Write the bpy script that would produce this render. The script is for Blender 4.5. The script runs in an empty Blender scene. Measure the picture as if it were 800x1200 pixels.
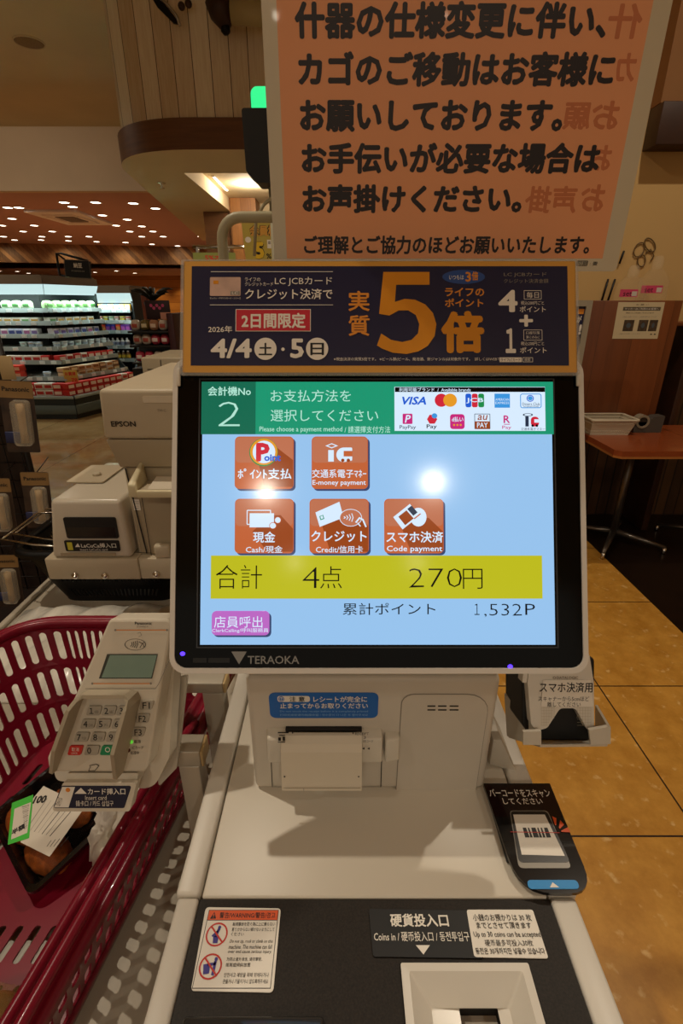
import bpy, bmesh, math, random
from mathutils import Matrix, Vector
random.seed(7)
PI = math.pi
SC = bpy.context.scene
COL = SC.collection

# ------------------------------------------------------------------ camera
CAM_H = 1.40
FPX = 580.0
PITCH = math.atan(245 / FPX)
cam = bpy.data.cameras.new('camera')
cam.sensor_fit = 'VERTICAL'
cam.sensor_height = 36.0
cam.lens = 36.0 * FPX / 1200.0
cam.clip_start = 0.02
camo = bpy.data.objects.new('camera', cam)
COL.objects.link(camo)
camo.location = (0, 0, CAM_H)
camo.rotation_euler = (PI / 2 - PITCH, 0, 0)
SC.camera = camo

# ------------------------------------------------------------------ world, exposure
SC.view_settings.view_transform = 'Standard'
SC.view_settings.look = 'None'
SC.view_settings.exposure = 0.0
SC.view_settings.gamma = 1.0
SC.view_settings.use_curve_mapping = False
wd = bpy.data.worlds.new('world')
SC.world = wd
wd.use_nodes = True
wd.node_tree.nodes['Background'].inputs[0].default_value = (1.0, 0.86, 0.68, 1)
wd.node_tree.nodes['Background'].inputs[1].default_value = 0.30
SC.cycles.max_bounces = 8
SC.cycles.transparent_max_bounces = 12
SC.cycles.sample_clamp_indirect = 4.0
SC.cycles.use_denoising = True


def area(name, loc, size, power, color, rot=(0, 0, 0), sy=None):
    l = bpy.data.lights.new(name, 'AREA')
    l.energy = power
    l.color = color
    l.size = size
    if sy:
        l.shape = 'RECTANGLE'
        l.size_y = sy
    o = bpy.data.objects.new(name, l)
    COL.objects.link(o)
    o.location = loc
    o.rotation_euler = rot
    return o


def spot(name, loc, power, color, angle=110, blend=0.6, rad=0.05, rot=(0, 0, 0)):
    l = bpy.data.lights.new(name, 'SPOT')
    l.energy = power
    l.color = color
    l.spot_size = math.radians(angle)
    l.spot_blend = blend
    l.shadow_soft_size = rad
    o = bpy.data.objects.new(name, l)
    COL.objects.link(o)
    o.location = loc
    o.rotation_euler = rot
    return o


WARM = (1.0, 0.87, 0.69)
CEIL, LOW = 4.1, 3.29
# ceiling lights of the shop above and behind the tills
NEAR_LAMPS = [(1.095, -4.318), (-0.928, -4.523), (1.24, -6.943), (-0.784, -6.943),
              (-1.41, 1.03), (1.48, 1.60), (-4.6, 6.4), (3.2, -1.2), (-3.0, -1.4)]
NEAR_POWER = [185, 185, 100, 100, 150, 110, 100, 65, 65]
for p, w in zip(NEAR_LAMPS, NEAR_POWER):
    spot('ceiling_spot', (p[0], p[1], CEIL - 0.05), w, WARM, 150, 0.8, 0.035)

spot('fascia_fill_spot', (-5.5, 4.6, CEIL - .06), 200, WARM, 100, 0.9, 0.05, (1.05, 0, .12))  # added spot without a fitting, tilted to brighten the fascia

# ------------------------------------------------------------------ helpers: camera ray -> real planes
FWD = Vector((0, math.cos(PITCH), -math.sin(PITCH)))
UPV = Vector((0, math.sin(PITCH), math.cos(PITCH)))
RGT = Vector((1, 0, 0))
EYE = Vector((0, 0, CAM_H))


def ray(x, y):
    return FWD + RGT * ((x - 400) / FPX) + UPV * ((600 - y) / FPX)


def onz(x, y, z):
    d = ray(x, y)
    return EYE + d * ((z - CAM_H) / d.z)


def ony(x, y, yy):
    d = ray(x, y)
    return EYE + d * (yy / d.y)


def ond(x, y, t):
    return EYE + ray(x, y) * t


def frame(o, x, y):
    x = Vector(x).normalized()
    y = Vector(y)
    y = (y - x * y.dot(x)).normalized()
    n = x.cross(y)
    m = Matrix.Identity(4)
    for i in range(3):
        m[i][0], m[i][1], m[i][2], m[i][3] = x[i], y[i], n[i], o[i]
    return m


def T(x, y, z):
    return Matrix.Translation((x, y, z))


def RX(a): return Matrix.Rotation(a, 4, 'X')
def RY(a): return Matrix.Rotation(a, 4, 'Y')
def RZ(a): return Matrix.Rotation(a, 4, 'Z')


# ------------------------------------------------------------------ materials
def lin(c):
    if isinstance(c, str):
        c = [int(c[i:i + 2], 16) / 255 for i in (0, 2, 4)]
    return tuple((v / 12.92 if v <= 0.04045 else ((v + 0.055) / 1.055) ** 2.4) for v in c) + (1,)


MATS = {}


def mat(name, col, rough=0.5, metal=0.0, noise=0.0, nscale=20, bump=0.0, emit=0.0, trans=0.0, coat=0.0,
        alpha=1.0, stretch=None, ior=1.45, spec=0.5):
    if name in MATS:
        return MATS[name]
    m = bpy.data.materials.new(name)
    m.use_nodes = True
    nt = m.node_tree
    b = nt.nodes['Principled BSDF']
    c = lin(col)
    b.inputs['Base Color'].default_value = c
    b.inputs['Roughness'].default_value = rough
    b.inputs['Metallic'].default_value = metal
    b.inputs['IOR'].default_value = ior
    b.inputs['Specular IOR Level'].default_value = spec
    if trans:
        b.inputs['Transmission Weight'].default_value = trans
    if coat:
        b.inputs['Coat Weight'].default_value = coat
        b.inputs['Coat Roughness'].default_value = 0.03
    if alpha < 1:
        b.inputs['Alpha'].default_value = alpha
    if emit:
        b.inputs['Base Color'].default_value = (0.01, 0.01, 0.01, 1)
        b.inputs['Emission Color'].default_value = c
        b.inputs['Emission Strength'].default_value = emit
    if noise or bump:
        tc = nt.nodes.new('ShaderNodeTexCoord')
        nz = nt.nodes.new('ShaderNodeTexNoise')
        nz.inputs['Scale'].default_value = nscale
        nz.inputs['Detail'].default_value = 5
        src = tc.outputs['Object']
        if stretch:
            mp = nt.nodes.new('ShaderNodeMapping')
            mp.inputs['Scale'].default_value = stretch
            nt.links.new(src, mp.inputs['Vector'])
            src = mp.outputs['Vector']
        nt.links.new(src, nz.inputs['Vector'])
        if noise:
            rp = nt.nodes.new('ShaderNodeValToRGB')
            e = rp.color_ramp.elements
            e[0].position, e[1].position = 0.3, 0.7
            e[0].color = tuple(max(0, v * (1 - noise)) for v in c[:3]) + (1,)
            e[1].color = tuple(min(1, v * (1 + noise * 0.6)) for v in c[:3]) + (1,)
            nt.links.new(nz.outputs['Fac'], rp.inputs['Fac'])
            nt.links.new(rp.outputs['Color'], b.inputs['Base Color'])
        if bump:
            bp = nt.nodes.new('ShaderNodeBump')
            bp.inputs['Strength'].default_value = bump
            bp.inputs['Distance'].default_value = 0.002
            nt.links.new(nz.outputs['Fac'], bp.inputs['Height'])
            nt.links.new(bp.outputs['Normal'], b.inputs['Normal'])
    MATS[name] = m
    return m


def planks(name, c1, c2, c3, pitch=0.12, axis='X', rough=0.55, diag=0.0, grain=6.0, gap=0.04, along=None):
    """wood boards side by side along one axis, a gap line between them"""
    if name in MATS:
        return MATS[name]
    m = bpy.data.materials.new(name)
    m.use_nodes = True
    nt = m.node_tree
    L = nt.links.new
    b = nt.nodes['Principled BSDF']
    b.inputs['Roughness'].default_value = rough
    tc = nt.nodes.new('ShaderNodeTexCoord')
    sp = nt.nodes.new('ShaderNodeSeparateXYZ')
    L(tc.outputs['Object'], sp.inputs[0])

    def math_(op, a, bb=None):
        n = nt.nodes.new('ShaderNodeMath')
        n.operation = op
        for i, v in enumerate((a, bb)):
            if v is None:
                continue
            if isinstance(v, (int, float)):
                n.inputs[i].default_value = v
            else:
                L(v, n.inputs[i])
        return n.outputs[0]
    src = sp.outputs[axis]
    if diag:
        src = math_('ADD', src, math_('MULTIPLY', sp.outputs['Z'], diag))
    q = math_('DIVIDE', src, pitch)
    cell = math_('FLOOR', q)
    fr = math_('FRACT', q)
    wn = nt.nodes.new('ShaderNodeTexWhiteNoise')
    wn.noise_dimensions = '1D'
    L(cell, wn.inputs['W'])
    mp = nt.nodes.new('ShaderNodeMapping')
    mp.inputs['Scale'].default_value = along or {'X': (grain * 3, grain * 3, grain * 0.25), 'Z': (grain * .25, grain, grain * 3),
                                        'Y': (grain * 3, grain * 3, grain * .25)}[axis]
    L(tc.outputs['Object'], mp.inputs['Vector'])
    nz = nt.nodes.new('ShaderNodeTexNoise')
    nz.inputs['Scale'].default_value = 2.0
    nz.inputs['Detail'].default_value = 6
    nz.inputs['Distortion'].default_value = 0.6
    L(mp.outputs['Vector'], nz.inputs['Vector'])
    mixf = math_('ADD', math_('MULTIPLY', wn.outputs['Value'], 0.55), math_('MULTIPLY', nz.outputs['Fac'], 0.55))
    rp = nt.nodes.new('ShaderNodeValToRGB')
    e = rp.color_ramp.elements
    e[0].position, e[1].position = 0.15, 0.85
    e[0].color, e[1].color = lin(c1), lin(c2)
    L(mixf, rp.inputs['Fac'])
    mx = nt.nodes.new('ShaderNodeMix')
    mx.data_type = 'RGBA'
    L(math_('LESS_THAN', fr, gap), mx.inputs['Factor'])
    L(rp.outputs['Color'], mx.inputs['A'])
    mx.inputs['B'].default_value = lin(c3)
    L(mx.outputs['Result'], b.inputs['Base Color'])
    MATS[name] = m
    return m


def tiles(name, c1, c2, mortar, ox, oy, size=0.6, rough=0.25, fleck=None, nscale=6, msize=0.004):
    m = bpy.data.materials.new(name)
    m.use_nodes = True
    nt = m.node_tree
    L = nt.links.new
    b = nt.nodes['Principled BSDF']
    b.inputs['Roughness'].default_value = rough
    tc = nt.nodes.new('ShaderNodeTexCoord')
    mp = nt.nodes.new('ShaderNodeMapping')
    mp.inputs['Location'].default_value = (-ox, -oy, 0)
    L(tc.outputs['Object'], mp.inputs['Vector'])
    br = nt.nodes.new('ShaderNodeTexBrick')
    br.offset = 0.0
    br.squash = 1.0
    br.inputs['Scale'].default_value = 1.0
    br.inputs['Brick Width'].default_value = size
    br.inputs['Row Height'].default_value = size
    br.inputs['Mortar Size'].default_value = msize
    br.inputs['Mortar Smooth'].default_value = 0.1
    br.inputs['Mortar'].default_value = lin(mortar)
    L(mp.outputs['Vector'], br.inputs['Vector'])
    nz = nt.nodes.new('ShaderNodeTexNoise')
    nz.inputs['Scale'].default_value = nscale
    nz.inputs['Detail'].default_value = 8
    nz.inputs['Roughness'].default_value = 0.7
    L(tc.outputs['Object'], nz.inputs['Vector'])
    rp = nt.nodes.new('ShaderNodeValToRGB')
    e = rp.color_ramp.elements
    e[0].position, e[1].position = 0.35, 0.65
    e[0].color, e[1].color = lin(c1), lin(c2)
    L(nz.outputs['Fac'], rp.inputs['Fac'])
    out = rp.outputs['Color']
    if fleck:
        n2 = nt.nodes.new('ShaderNodeTexNoise')
        n2.inputs['Scale'].default_value = 26
        n2.inputs['Detail'].default_value = 4
        L(tc.outputs['Object'], n2.inputs['Vector'])
        r2 = nt.nodes.new('ShaderNodeValToRGB')
        r2.color_ramp.elements[0].position = 0.61
        r2.color_ramp.elements[1].position = 0.72
        L(n2.outputs['Fac'], r2.inputs['Fac'])
        mx = nt.nodes.new('ShaderNodeMix')
        mx.data_type = 'RGBA'
        L(r2.outputs['Color'], mx.inputs['Factor'])
        L(out, mx.inputs['A'])
        mx.inputs['B'].default_value = lin(fleck)
        out = mx.outputs['Result']
    L(out, br.inputs['Color1'])
    L(out, br.inputs['Color2'])
    L(br.outputs['Color'], b.inputs['Base Color'])
    return m


# ------------------------------------------------------------------ mesh builder
def rrect(x0, y0, x1, y1, r, n=5):
    """rounded rectangle outline, counter-clockwise; r is a radius or four (bl, br, tr, tl)"""
    if not isinstance(r, (tuple, list)):
        r = (r,) * 4
    pts = []
    for (cx, cy, sx, sy, a0, rr) in ((x0, y0, 1, 1, PI, r[0]), (x1, y0, -1, 1, 1.5 * PI, r[1]),
                                     (x1, y1, -1, -1, 0, r[2]), (x0, y1, 1, -1, 0.5 * PI, r[3])):
        if rr <= 0:
            pts.append((cx, cy))
            continue
        for i in range(n + 1):
            a = a0 + 0.5 * PI * i / n
            pts.append((cx + sx * rr + rr * math.cos(a), cy + sy * rr + rr * math.sin(a)))
    return pts


def round_poly(pts, r, n=6):
    """round the corners of a 2D polygon"""
    out = []
    N = len(pts)
    if not isinstance(r, (tuple, list)):
        r = [r] * N
    for i in range(N):
        p, a, c = Vector(pts[i]), Vector(pts[i - 1]), Vector(pts[(i + 1) % N])
        if r[i] <= 0:
            out.append(tuple(p))
            continue
        u, v = (a - p).normalized(), (c - p).normalized()
        ang = u.angle(v)
        d = r[i] / math.tan(ang / 2)
        d = min(d, (a - p).length * .49, (c - p).length * .49)
        p0, p2 = p + u * d, p + v * d
        for k in range(n + 1):
            t = k / n
            q = p0 * (1 - t) ** 2 + p * 2 * t * (1 - t) + p2 * t * t
            out.append(tuple(q))
    return out


class B:
    def __init__(self, M=None):
        self.bm = bmesh.new()
        self.mats = []
        self.M = M or Matrix.Identity(4)

    def mi(self, m):
        if m not in self.mats:
            self.mats.append(m)
        return self.mats.index(m)

    def _add(self, tmp, m, M=None, smooth=False):
        i = self.mi(m)
        MM = self.M @ M if M is not None else self.M
        vm = {}
        for v in tmp.verts:
            vm[v] = self.bm.verts.new(MM @ v.co)
        for f in tmp.faces:
            try:
                nf = self.bm.faces.new([vm[v] for v in f.verts])
                nf.material_index = i
                nf.smooth = smooth
            except ValueError:
                pass
        tmp.free()
        return self

    def faces(self, verts, faces, m, M=None, smooth=False):
        t = bmesh.new()
        vs = [t.verts.new(v) for v in verts]
        for f in faces:
            try:
                t.faces.new([vs[k] for k in f])
            except ValueError:
                pass
        return self._add(t, m, M, smooth)

    def box(self, a, b, m, bev=0.0, seg=2, M=None):
        a, b = Vector(a), Vector(b)
        t = bmesh.new()
        bmesh.ops.create_cube(t, size=1)
        for v in t.verts:
            v.co = Vector(((a[k] + b[k]) / 2 + v.co[k] * abs(b[k] - a[k]) for k in range(3)))
        if bev:
            bmesh.ops.bevel(t, geom=list(t.edges), offset=bev, segments=seg, affect='EDGES', profile=0.5)
        return self._add(t, m, M, smooth=bool(bev))

    def hexa(self, p8, m, bev=0.0, seg=2, M=None):
        """bottom four then top four corners"""
        t = bmesh.new()
        vs = [t.verts.new(p) for p in p8]
        for f in ((3, 2, 1, 0), (4, 5, 6, 7), (0, 1, 5, 4), (1, 2, 6, 5), (2, 3, 7, 6), (3, 0, 4, 7)):
            t.faces.new([vs[k] for k in f])
        bmesh.ops.recalc_face_normals(t, faces=t.faces)
        if bev:
            bmesh.ops.bevel(t, geom=list(t.edges), offset=bev, segments=seg, affect='EDGES', profile=0.5)
        return self._add(t, m, M, smooth=bool(bev))

    def prism(self, pts, z0, z1, m, bev=0.0, M=None, seg=2, top=None):
        """2D outline extruded along z; top = scale-in of the upper outline (list of points)"""
        t = bmesh.new()
        lo = [t.verts.new((p[0], p[1], z0)) for p in pts]
        hi = [t.verts.new((p[0], p[1], z1)) for p in (top or pts)]
        n = len(pts)
        fs = [t.faces.new(list(reversed(lo))), t.faces.new(hi)]
        for i in range(n):
            t.faces.new((lo[i], lo[(i + 1) % n], hi[(i + 1) % n], hi[i]))
        bmesh.ops.recalc_face_normals(t, faces=t.faces)
        if bev:
            es = [e for e in t.edges if abs(e.verts[0].co.z - e.verts[1].co.z) < 1e-9 and (e.verts[0].co.z == max(z0, z1))]
            bmesh.ops.bevel(t, geom=es, offset=bev, segments=seg, affect='EDGES', profile=0.5)
        return self._add(t, m, M, smooth=False)

    def ring(self, outer, inner, z0, z1, m, M=None):
        """frame between two outlines of equal length, extruded"""
        n = len(outer)
        vs = [(p[0], p[1], z) for z in (z0, z1) for p in outer] + [(p[0], p[1], z) for z in (z0, z1) for p in inner]
        fs = []
        for i in range(n):
            j = (i + 1) % n
            fs += [(n + i, n + j, 3 * n + j, 3 * n + i), (i, 2 * n + i, 2 * n + j, j),
                   (i, j, n + j, n + i), (2 * n + j, 2 * n + i, 3 * n + i, 3 * n + j)]
        return self.faces(vs, fs, m, M)

    def lathe(self, prof, m, n=20, M=None, smooth=True, cap=True):
        vs, fs = [], []
        for (r, z) in prof:
            for k in range(n):
                a = 2 * PI * k / n
                vs.append((r * math.cos(a), r * math.sin(a), z))
        for i in range(len(prof) - 1):
            for k in range(n):
                fs.append((i * n + k, i * n + (k + 1) % n, (i + 1) * n + (k + 1) % n, (i + 1) * n + k))
        if cap:
            fs.append(tuple(reversed(range(n))))
            fs.append(tuple((len(prof) - 1) * n + k for k in range(n)))
        return self.faces(vs, fs, m, M, smooth)

    def tube(self, path, r, m, n=10, M=None, closed=False, rs=None):
        P = [Vector(p) for p in path]
        N = len(P)
        vs, fs = [], []
        prev = None
        for i, p in enumerate(P):
            if closed:
                d = (P[(i + 1) % N] - P[i - 1]).normalized()
            else:
                d = (P[min(i + 1, N - 1)] - P[max(i - 1, 0)]).normalized()
            if prev is None:
                a = d.orthogonal().normalized()
            else:
                a = (prev - d * prev.dot(d)).normalized()
            prev = a
            c = d.cross(a)
            rr = rs[i] if rs else r
            for k in range(n):
                t = 2 * PI * k / n
                vs.append(p + (a * math.cos(t) + c * math.sin(t)) * rr)
        M_ = N if closed else N - 1
        for i in range(M_):
            j = (i + 1) % N
            for k in range(n):
                fs.append((i * n + k, i * n + (k + 1) % n, j * n + (k + 1) % n, j * n + k))
        if not closed:
            fs.append(tuple(reversed(range(n))))
            fs.append(tuple((N - 1) * n + k for k in range(n)))
        return self.faces(vs, fs, m, M, True)

    def sweep(self, loop, prof, m, M=None, smooth=True):
        """closed horizontal loop (x,y,z); prof = closed list of (outward, up)"""
        N, n = len(loop), len(prof)
        L = [Vector(p) for p in loop]
        vs, fs = [], []
        for i in range(N):
            d = (L[(i + 1) % N] - L[i - 1])
            d.z = 0
            d.normalize()
            o = Vector((d.y, -d.x, 0))
            for (a, b) in prof:
                vs.append(L[i] + o * a + Vector((0, 0, b)))
        for i in range(N):
            j = (i + 1) % N
            for k in range(n):
                fs.append((i * n + k, j * n + k, j * n + (k + 1) % n, i * n + (k + 1) % n))
        return self.faces(vs, fs, m, M, smooth)

    def holes(self, fn, nx, ny, hw, hh, r, m, th=0.003, n=3, skip=None, wu=1.0, wv=1.0):
        """panel mapped by fn(u,v,off) with nx*ny rounded slots, hw/hh the slot share of each cell"""
        t = bmesh.new()
        cache = {}

        def V(u, v, o):
            k = (round(u, 6), round(v, 6), o)
            if k not in cache:
                cache[k] = t.verts.new(fn(u, v, o))
            return cache[k]
        for i in range(nx):
            for j in range(ny):
                u0, u1, v0, v1 = i / nx, (i + 1) / nx, j / ny, (j + 1) / ny
                if skip and skip(i, j):
                    for o in (0, -th):
                        t.faces.new([V(u0, v0, o), V(u1, v0, o), V(u1, v1, o), V(u0, v1, o)])
                    continue
                cu, cv = (u0 + u1) / 2, (v0 + v1) / 2
                a, b = (u1 - u0) / 2 * hw, (v1 - v0) / 2 * hh
                # slot outline in cell units, rounded with radius r in panel metres
                ru, rv = min(r / wu, a * .95), min(r / wv, b * .95)
                inner = []
                for (sx, sy, a0) in ((-1, -1, PI), (1, -1, 1.5 * PI), (1, 1, 0), (-1, 1, .5 * PI)):
                    for q in range(n + 1):
                        an = a0 + .5 * PI * q / n
                        inner.append((cu + sx * (a - ru) + ru * math.cos(an), cv + sy * (b - rv) + rv * math.sin(an)))
                K = len(inner)
                corner = [(u0, v0), (u1, v0), (u1, v1), (u0, v1)]
                for o in (0, -th):
                    for s in range(4):
                        seg = [inner[s * (n + 1) + q] for q in range(n + 1)]
                        c = V(corner[s][0], corner[s][1], o)
                        nxt = inner[((s + 1) * (n + 1)) % K]
                        c2 = V(corner[(s + 1) % 4][0], corner[(s + 1) % 4][1], o)
                        t.faces.new([c] + [V(q[0], q[1], o) for q in reversed(seg)])
                        t.faces.new([c, V(seg[-1][0], seg[-1][1], o), V(nxt[0], nxt[1], o), c2])
                for q in range(K):
                    p, p2 = inner[q], inner[(q + 1) % K]
                    try:
                        t.faces.new([V(p[0], p[1], 0), V(p2[0], p2[1], 0), V(p2[0], p2[1], -th), V(p[0], p[1], -th)])
                    except ValueError:
                        pass
        bmesh.ops.recalc_face_normals(t, faces=t.faces)
        return self._add(t, m)

    def build(self, name, parent=None, root=None):
        """one mesh object; vertices are stored relative to the thing's base"""
        me = bpy.data.meshes.new(name)
        top = parent
        while top is not None and top.parent is not None:
            top = top.parent
        if top is not None:
            inv = (Matrix.Translation(top.location) @ top.rotation_euler.to_matrix().to_4x4()).inverted()
            self.bm.transform(inv)
        elif root is not None:
            self.bm.transform(Matrix.Translation(root).inverted())
        self.bm.to_mesh(me)
        self.bm.free()
        for m in self.mats:
            me.materials.append(m)
        o = bpy.data.objects.new(name, me)
        COL.objects.link(o)
        if parent is not None:
            o.parent = parent
        elif root is not None:
            o.location = root
        return o


def tag(o, label, cat, group=None):
    o['label'] = label
    o['category'] = cat
    if group:
        o['group'] = group
    return o


def thing(name, label, cat, loc=(0, 0, 0), group=None):
    o = bpy.data.objects.new(name, None)
    o.empty_display_size = 0.05
    COL.objects.link(o)
    o.location = loc
    return tag(o, label, cat, group)


def struct(o):
    o['kind'] = 'structure'
    return o


def dup(root, loc, label=None, group=None, rotz=None):
    r = root.copy()
    COL.objects.link(r)
    r.location = loc
    if rotz is not None:
        r.rotation_euler = (0, 0, rotz)
    if label:
        r['label'] = label
    if group:
        r['group'] = group
    for ch in list(root.children):
        c = ch.copy()
        COL.objects.link(c)
        c.parent = r
        for g in ch.children:
            d = g.copy()
            COL.objects.link(d)
            d.parent = c
    return r


# ------------------------------------------------------------------ lettering
_tc = {}


def text_mesh(s, bold=0.0, shear=0.0):
    k = (s, bold, shear)
    if k in _tc:
        return _tc[k]
    cu = bpy.data.curves.new('t', 'FONT')
    cu.body = s
    cu.size = 1.0
    cu.resolution_u = 2
    cu.offset = min(bold, 0.0)
    cu.shear = shear
    cu.fill_mode = 'FRONT'
    o = bpy.data.objects.new('t', cu)
    COL.objects.link(o)
    dg = bpy.context.evaluated_depsgraph_get()
    dg.update()
    me = o.evaluated_get(dg).to_mesh()
    v0 = [tuple(v.co) for v in me.vertices]
    f0 = [tuple(p.vertices) for p in me.polygons]
    o.evaluated_get(dg).to_mesh_clear()
    bpy.data.objects.remove(o)
    bpy.data.curves.remove(cu)
    vs, fs = list(v0), list(f0)
    if bold > 0:
        # heavier strokes: the outline laid down again a little to each side
        ring_ = [(math.cos(PI * q / 4), math.sin(PI * q / 4)) for q in range(8)] if bold > 0.02 else [(1, 0), (-1, 0), (0, 1), (0, -1)]
        for i, (dx, dy) in enumerate(ring_):
            n = len(vs)
            vs += [(v[0] + dx * bold, v[1] + dy * bold, -(i + 1)) for v in v0]
            fs += [tuple(q + n for q in f) for f in f0]
    if vs:
        xs, ys = [v[0] for v in vs], [v[1] for v in vs]
        bb = (min(xs), min(ys), max(xs), max(ys))
    else:
        bb = (0, 0, 1, 1)
    _tc[k] = (vs, fs, bb)
    return _tc[k]


STEP = 0.00012


class Sheet:
    """flat printed surface; positions are read on the photograph and carried onto the surface's own plane"""

    def __init__(self, F, px=True, b=None, lift=0.0):
        self.F = F
        self.px = px
        self.b = b or B()
        self.inv = F.inverted()
        self.lift = lift

    def uv(self, x, y):
        if not self.px:
            return (x, y)
        n = Vector((self.F[0][2], self.F[1][2], self.F[2][2]))
        o = Vector((self.F[0][3], self.F[1][3], self.F[2][3])) + n * self.lift
        d = ray(x, y)
        P = EYE + d * ((o - EYE).dot(n) / d.dot(n))
        q = self.inv @ P
        return (q.x, q.y)

    def bx(self, x0, y0, x1, y1):
        if not self.px:
            return x0, y0, x1, y1
        xm, ym = (x0 + x1) / 2, (y0 + y1) / 2
        a, c = self.uv(x0, ym)[0], self.uv(x1, ym)[0]
        t, e = self.uv(xm, y0)[1], self.uv(xm, y1)[1]
        return a, e, c, t

    def z(self, layer):
        return self.lift + layer * STEP

    def poly(self, pts, m, layer=1):
        self.b.faces([(p[0], p[1], self.z(layer)) for p in pts], [tuple(range(len(pts)))], m, self.F)
        return self

    def quad(self, pts, m, layer=1):
        return self.poly([self.uv(*p) for p in pts], m, layer)

    def rect(self, x0, y0, x1, y1, m, layer=1, r=0.0):
        a = self.bx(x0, y0, x1, y1)
        return self.poly(rrect(*a, r) if r else [(a[0], a[1]), (a[2], a[1]), (a[2], a[3]), (a[0], a[3])], m, layer)

    def outline(self, x0, y0, x1, y1, w, m, layer=1, r=0.0):
        a = self.bx(x0, y0, x1, y1)
        o = rrect(*a, max(r, w * 1.01))
        i = rrect(a[0] + w, a[1] + w, a[2] - w, a[3] - w, max(r - w, w * .01))
        n = len(o)
        z = self.z(layer)
        self.b.faces([(p[0], p[1], z) for p in o + i],
                     [(k, (k + 1) % n, n + (k + 1) % n, n + k) for k in range(n)], m, self.F)
        return self

    def disc(self, x0, y0, x1, y1, m, layer=1, a0=0, a1=2 * PI, n=24, hole=0.0):
        a = self.bx(x0, y0, x1, y1)
        cx, cy, rx, ry = (a[0] + a[2]) / 2, (a[1] + a[3]) / 2, (a[2] - a[0]) / 2, (a[3] - a[1]) / 2
        full = abs(a1 - a0 - 2 * PI) < 1e-6
        k = n if full else n + 1
        o = [(cx + rx * math.cos(a0 + (a1 - a0) * i / n), cy + ry * math.sin(a0 + (a1 - a0) * i / n)) for i in range(k)]
        if hole:
            i_ = [(cx + (p[0] - cx) * hole, cy + (p[1] - cy) * hole) for p in o]
            z = self.z(layer)
            q = k if full else k - 1
            self.b.faces([(p[0], p[1], z) for p in o + i_],
                         [(j, (j + 1) % k, k + (j + 1) % k, k + j) for j in range(q)], m, self.F)
            return self
        return self.poly(o, m, layer)

    def line(self, pts, w, m, layer=2):
        """stroke through the points, w in metres"""
        P = [Vector(self.uv(*p)) for p in pts]
        z = self.z(layer)
        for a, c in zip(P, P[1:]):
            d = (c - a)
            if d.length < 1e-9:
                continue
            nn = Vector((-d.y, d.x)).normalized() * (w / 2)
            e = d.normalized() * (w * .3)
            q = [a - nn - e, c - nn + e, c + nn + e, a + nn - e]
            self.b.faces([(v.x, v.y, z) for v in q], [(0, 1, 2, 3)], m, self.F)
        return self

    def text(self, s, x0, y0, x1, y1, m, bold=0.0, layer=4, rot=0.0, keep=False, shear=0.0):
        vs, fs, bb = text_mesh(s, bold, shear)
        if not vs:
            return self
        a = self.bx(x0, y0, x1, y1)
        w, h = bb[2] - bb[0], bb[3] - bb[1]
        W, Hh = a[2] - a[0], a[3] - a[1]
        cx, cy = (a[0] + a[2]) / 2, (a[1] + a[3]) / 2
        if abs(rot) > 1e-6 and not keep:
            sx, sy = W / w, Hh / h
        else:
            sx, sy = W / w, Hh / h
        if keep:
            sx = sy = min(sx, sy)
        c, sn = math.cos(rot), math.sin(rot)
        z = self.z(layer)
        out = []
        for v in vs:
            x, y = (v[0] - (bb[0] + bb[2]) / 2) * sx, (v[1] - (bb[1] + bb[3]) / 2) * sy
            out.append((cx + x * c - y * sn, cy + x * sn + y * c, z + v[2] * 9e-6))
        self.b.faces(out, fs, m, self.F)
        return self

    def slab(self, x0, y0, x1, y1, th, m, r=0.0, bev=0.0):
        a = self.bx(x0, y0, x1, y1)
        self.b.prism(rrect(*a, r) if r else [(a[0], a[1]), (a[2], a[1]), (a[2], a[3]), (a[0], a[3])],
                     self.lift - th, self.lift, m, bev, self.F)
        return self

    def slabq(self, pts, th, m, r=0.0, bev=0.0):
        P = [self.uv(*p) for p in pts]
        area_ = sum(P[i - 1][0] * P[i][1] - P[i][0] * P[i - 1][1] for i in range(len(P)))
        if area_ < 0:
            P = P[::-1]
            if isinstance(r, (tuple, list)):
                r = list(r)[::-1]
        self.b.prism(round_poly(P, r) if r else P, self.lift - th, self.lift, m, bev, self.F)
        return self

    def build(self, name, parent=None, root=None):
        return self.b.build(name, parent, root)

# ================================================================== SETTING
M_tan = mat('ceiling_paint', 'dcc89a', 0.85, noise=0.05, nscale=1.5)
M_fasc = mat('fascia_paint', 'd8c0a0', 0.8, noise=0.04, nscale=2)
M_low = mat('low_ceiling_paint', 'c4988a', 0.8)
M_beige = mat('wall_beige', 'c8a46a', 0.85, noise=0.03, nscale=2)
M_white_wall = mat('wall_white', 'f0dcb4', 0.8)
M_drum = planks('whitewashed_boards', 'c4a476', 'f6ead0', '4a3016', 0.17, 'X', 0.7, gap=0.04, grain=9)
M_ring = planks('dark_wood_band', '5c3818', '8e5c30', '341d0c', 1.9, 'X', 0.45, grain=4, gap=0.0, along=(1.2, 1.2, 14))
M_wood = planks('walnut_board', '5e3218', '8a4c26', '4a2612', 0.19, 'X', 0.4, gap=0.012)
M_pillar = planks('pillar_wood', '7a4a1e', 'b0763a', '5a3416', 0.16, 'X', 0.5, gap=0.03)
M_backw = planks('back_wall_wood', '9a5c1e', 'cc8838', '6a3c12', 0.35, 'Z', 0.5, gap=0.03)
M_chev = planks('slanted_boards', '4c2c16', 'b48450', '38200e', 0.17, 'X', 0.55, diag=0.9, gap=0.04)
M_wains = planks('dark_wainscot', '2c1a0c', '5a3a1c', '140b05', 0.07, 'X', 0.5, gap=0.12)
M_darkwood = mat('dark_beam', '3a2010', 0.5, noise=0.2, nscale=8)
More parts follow.
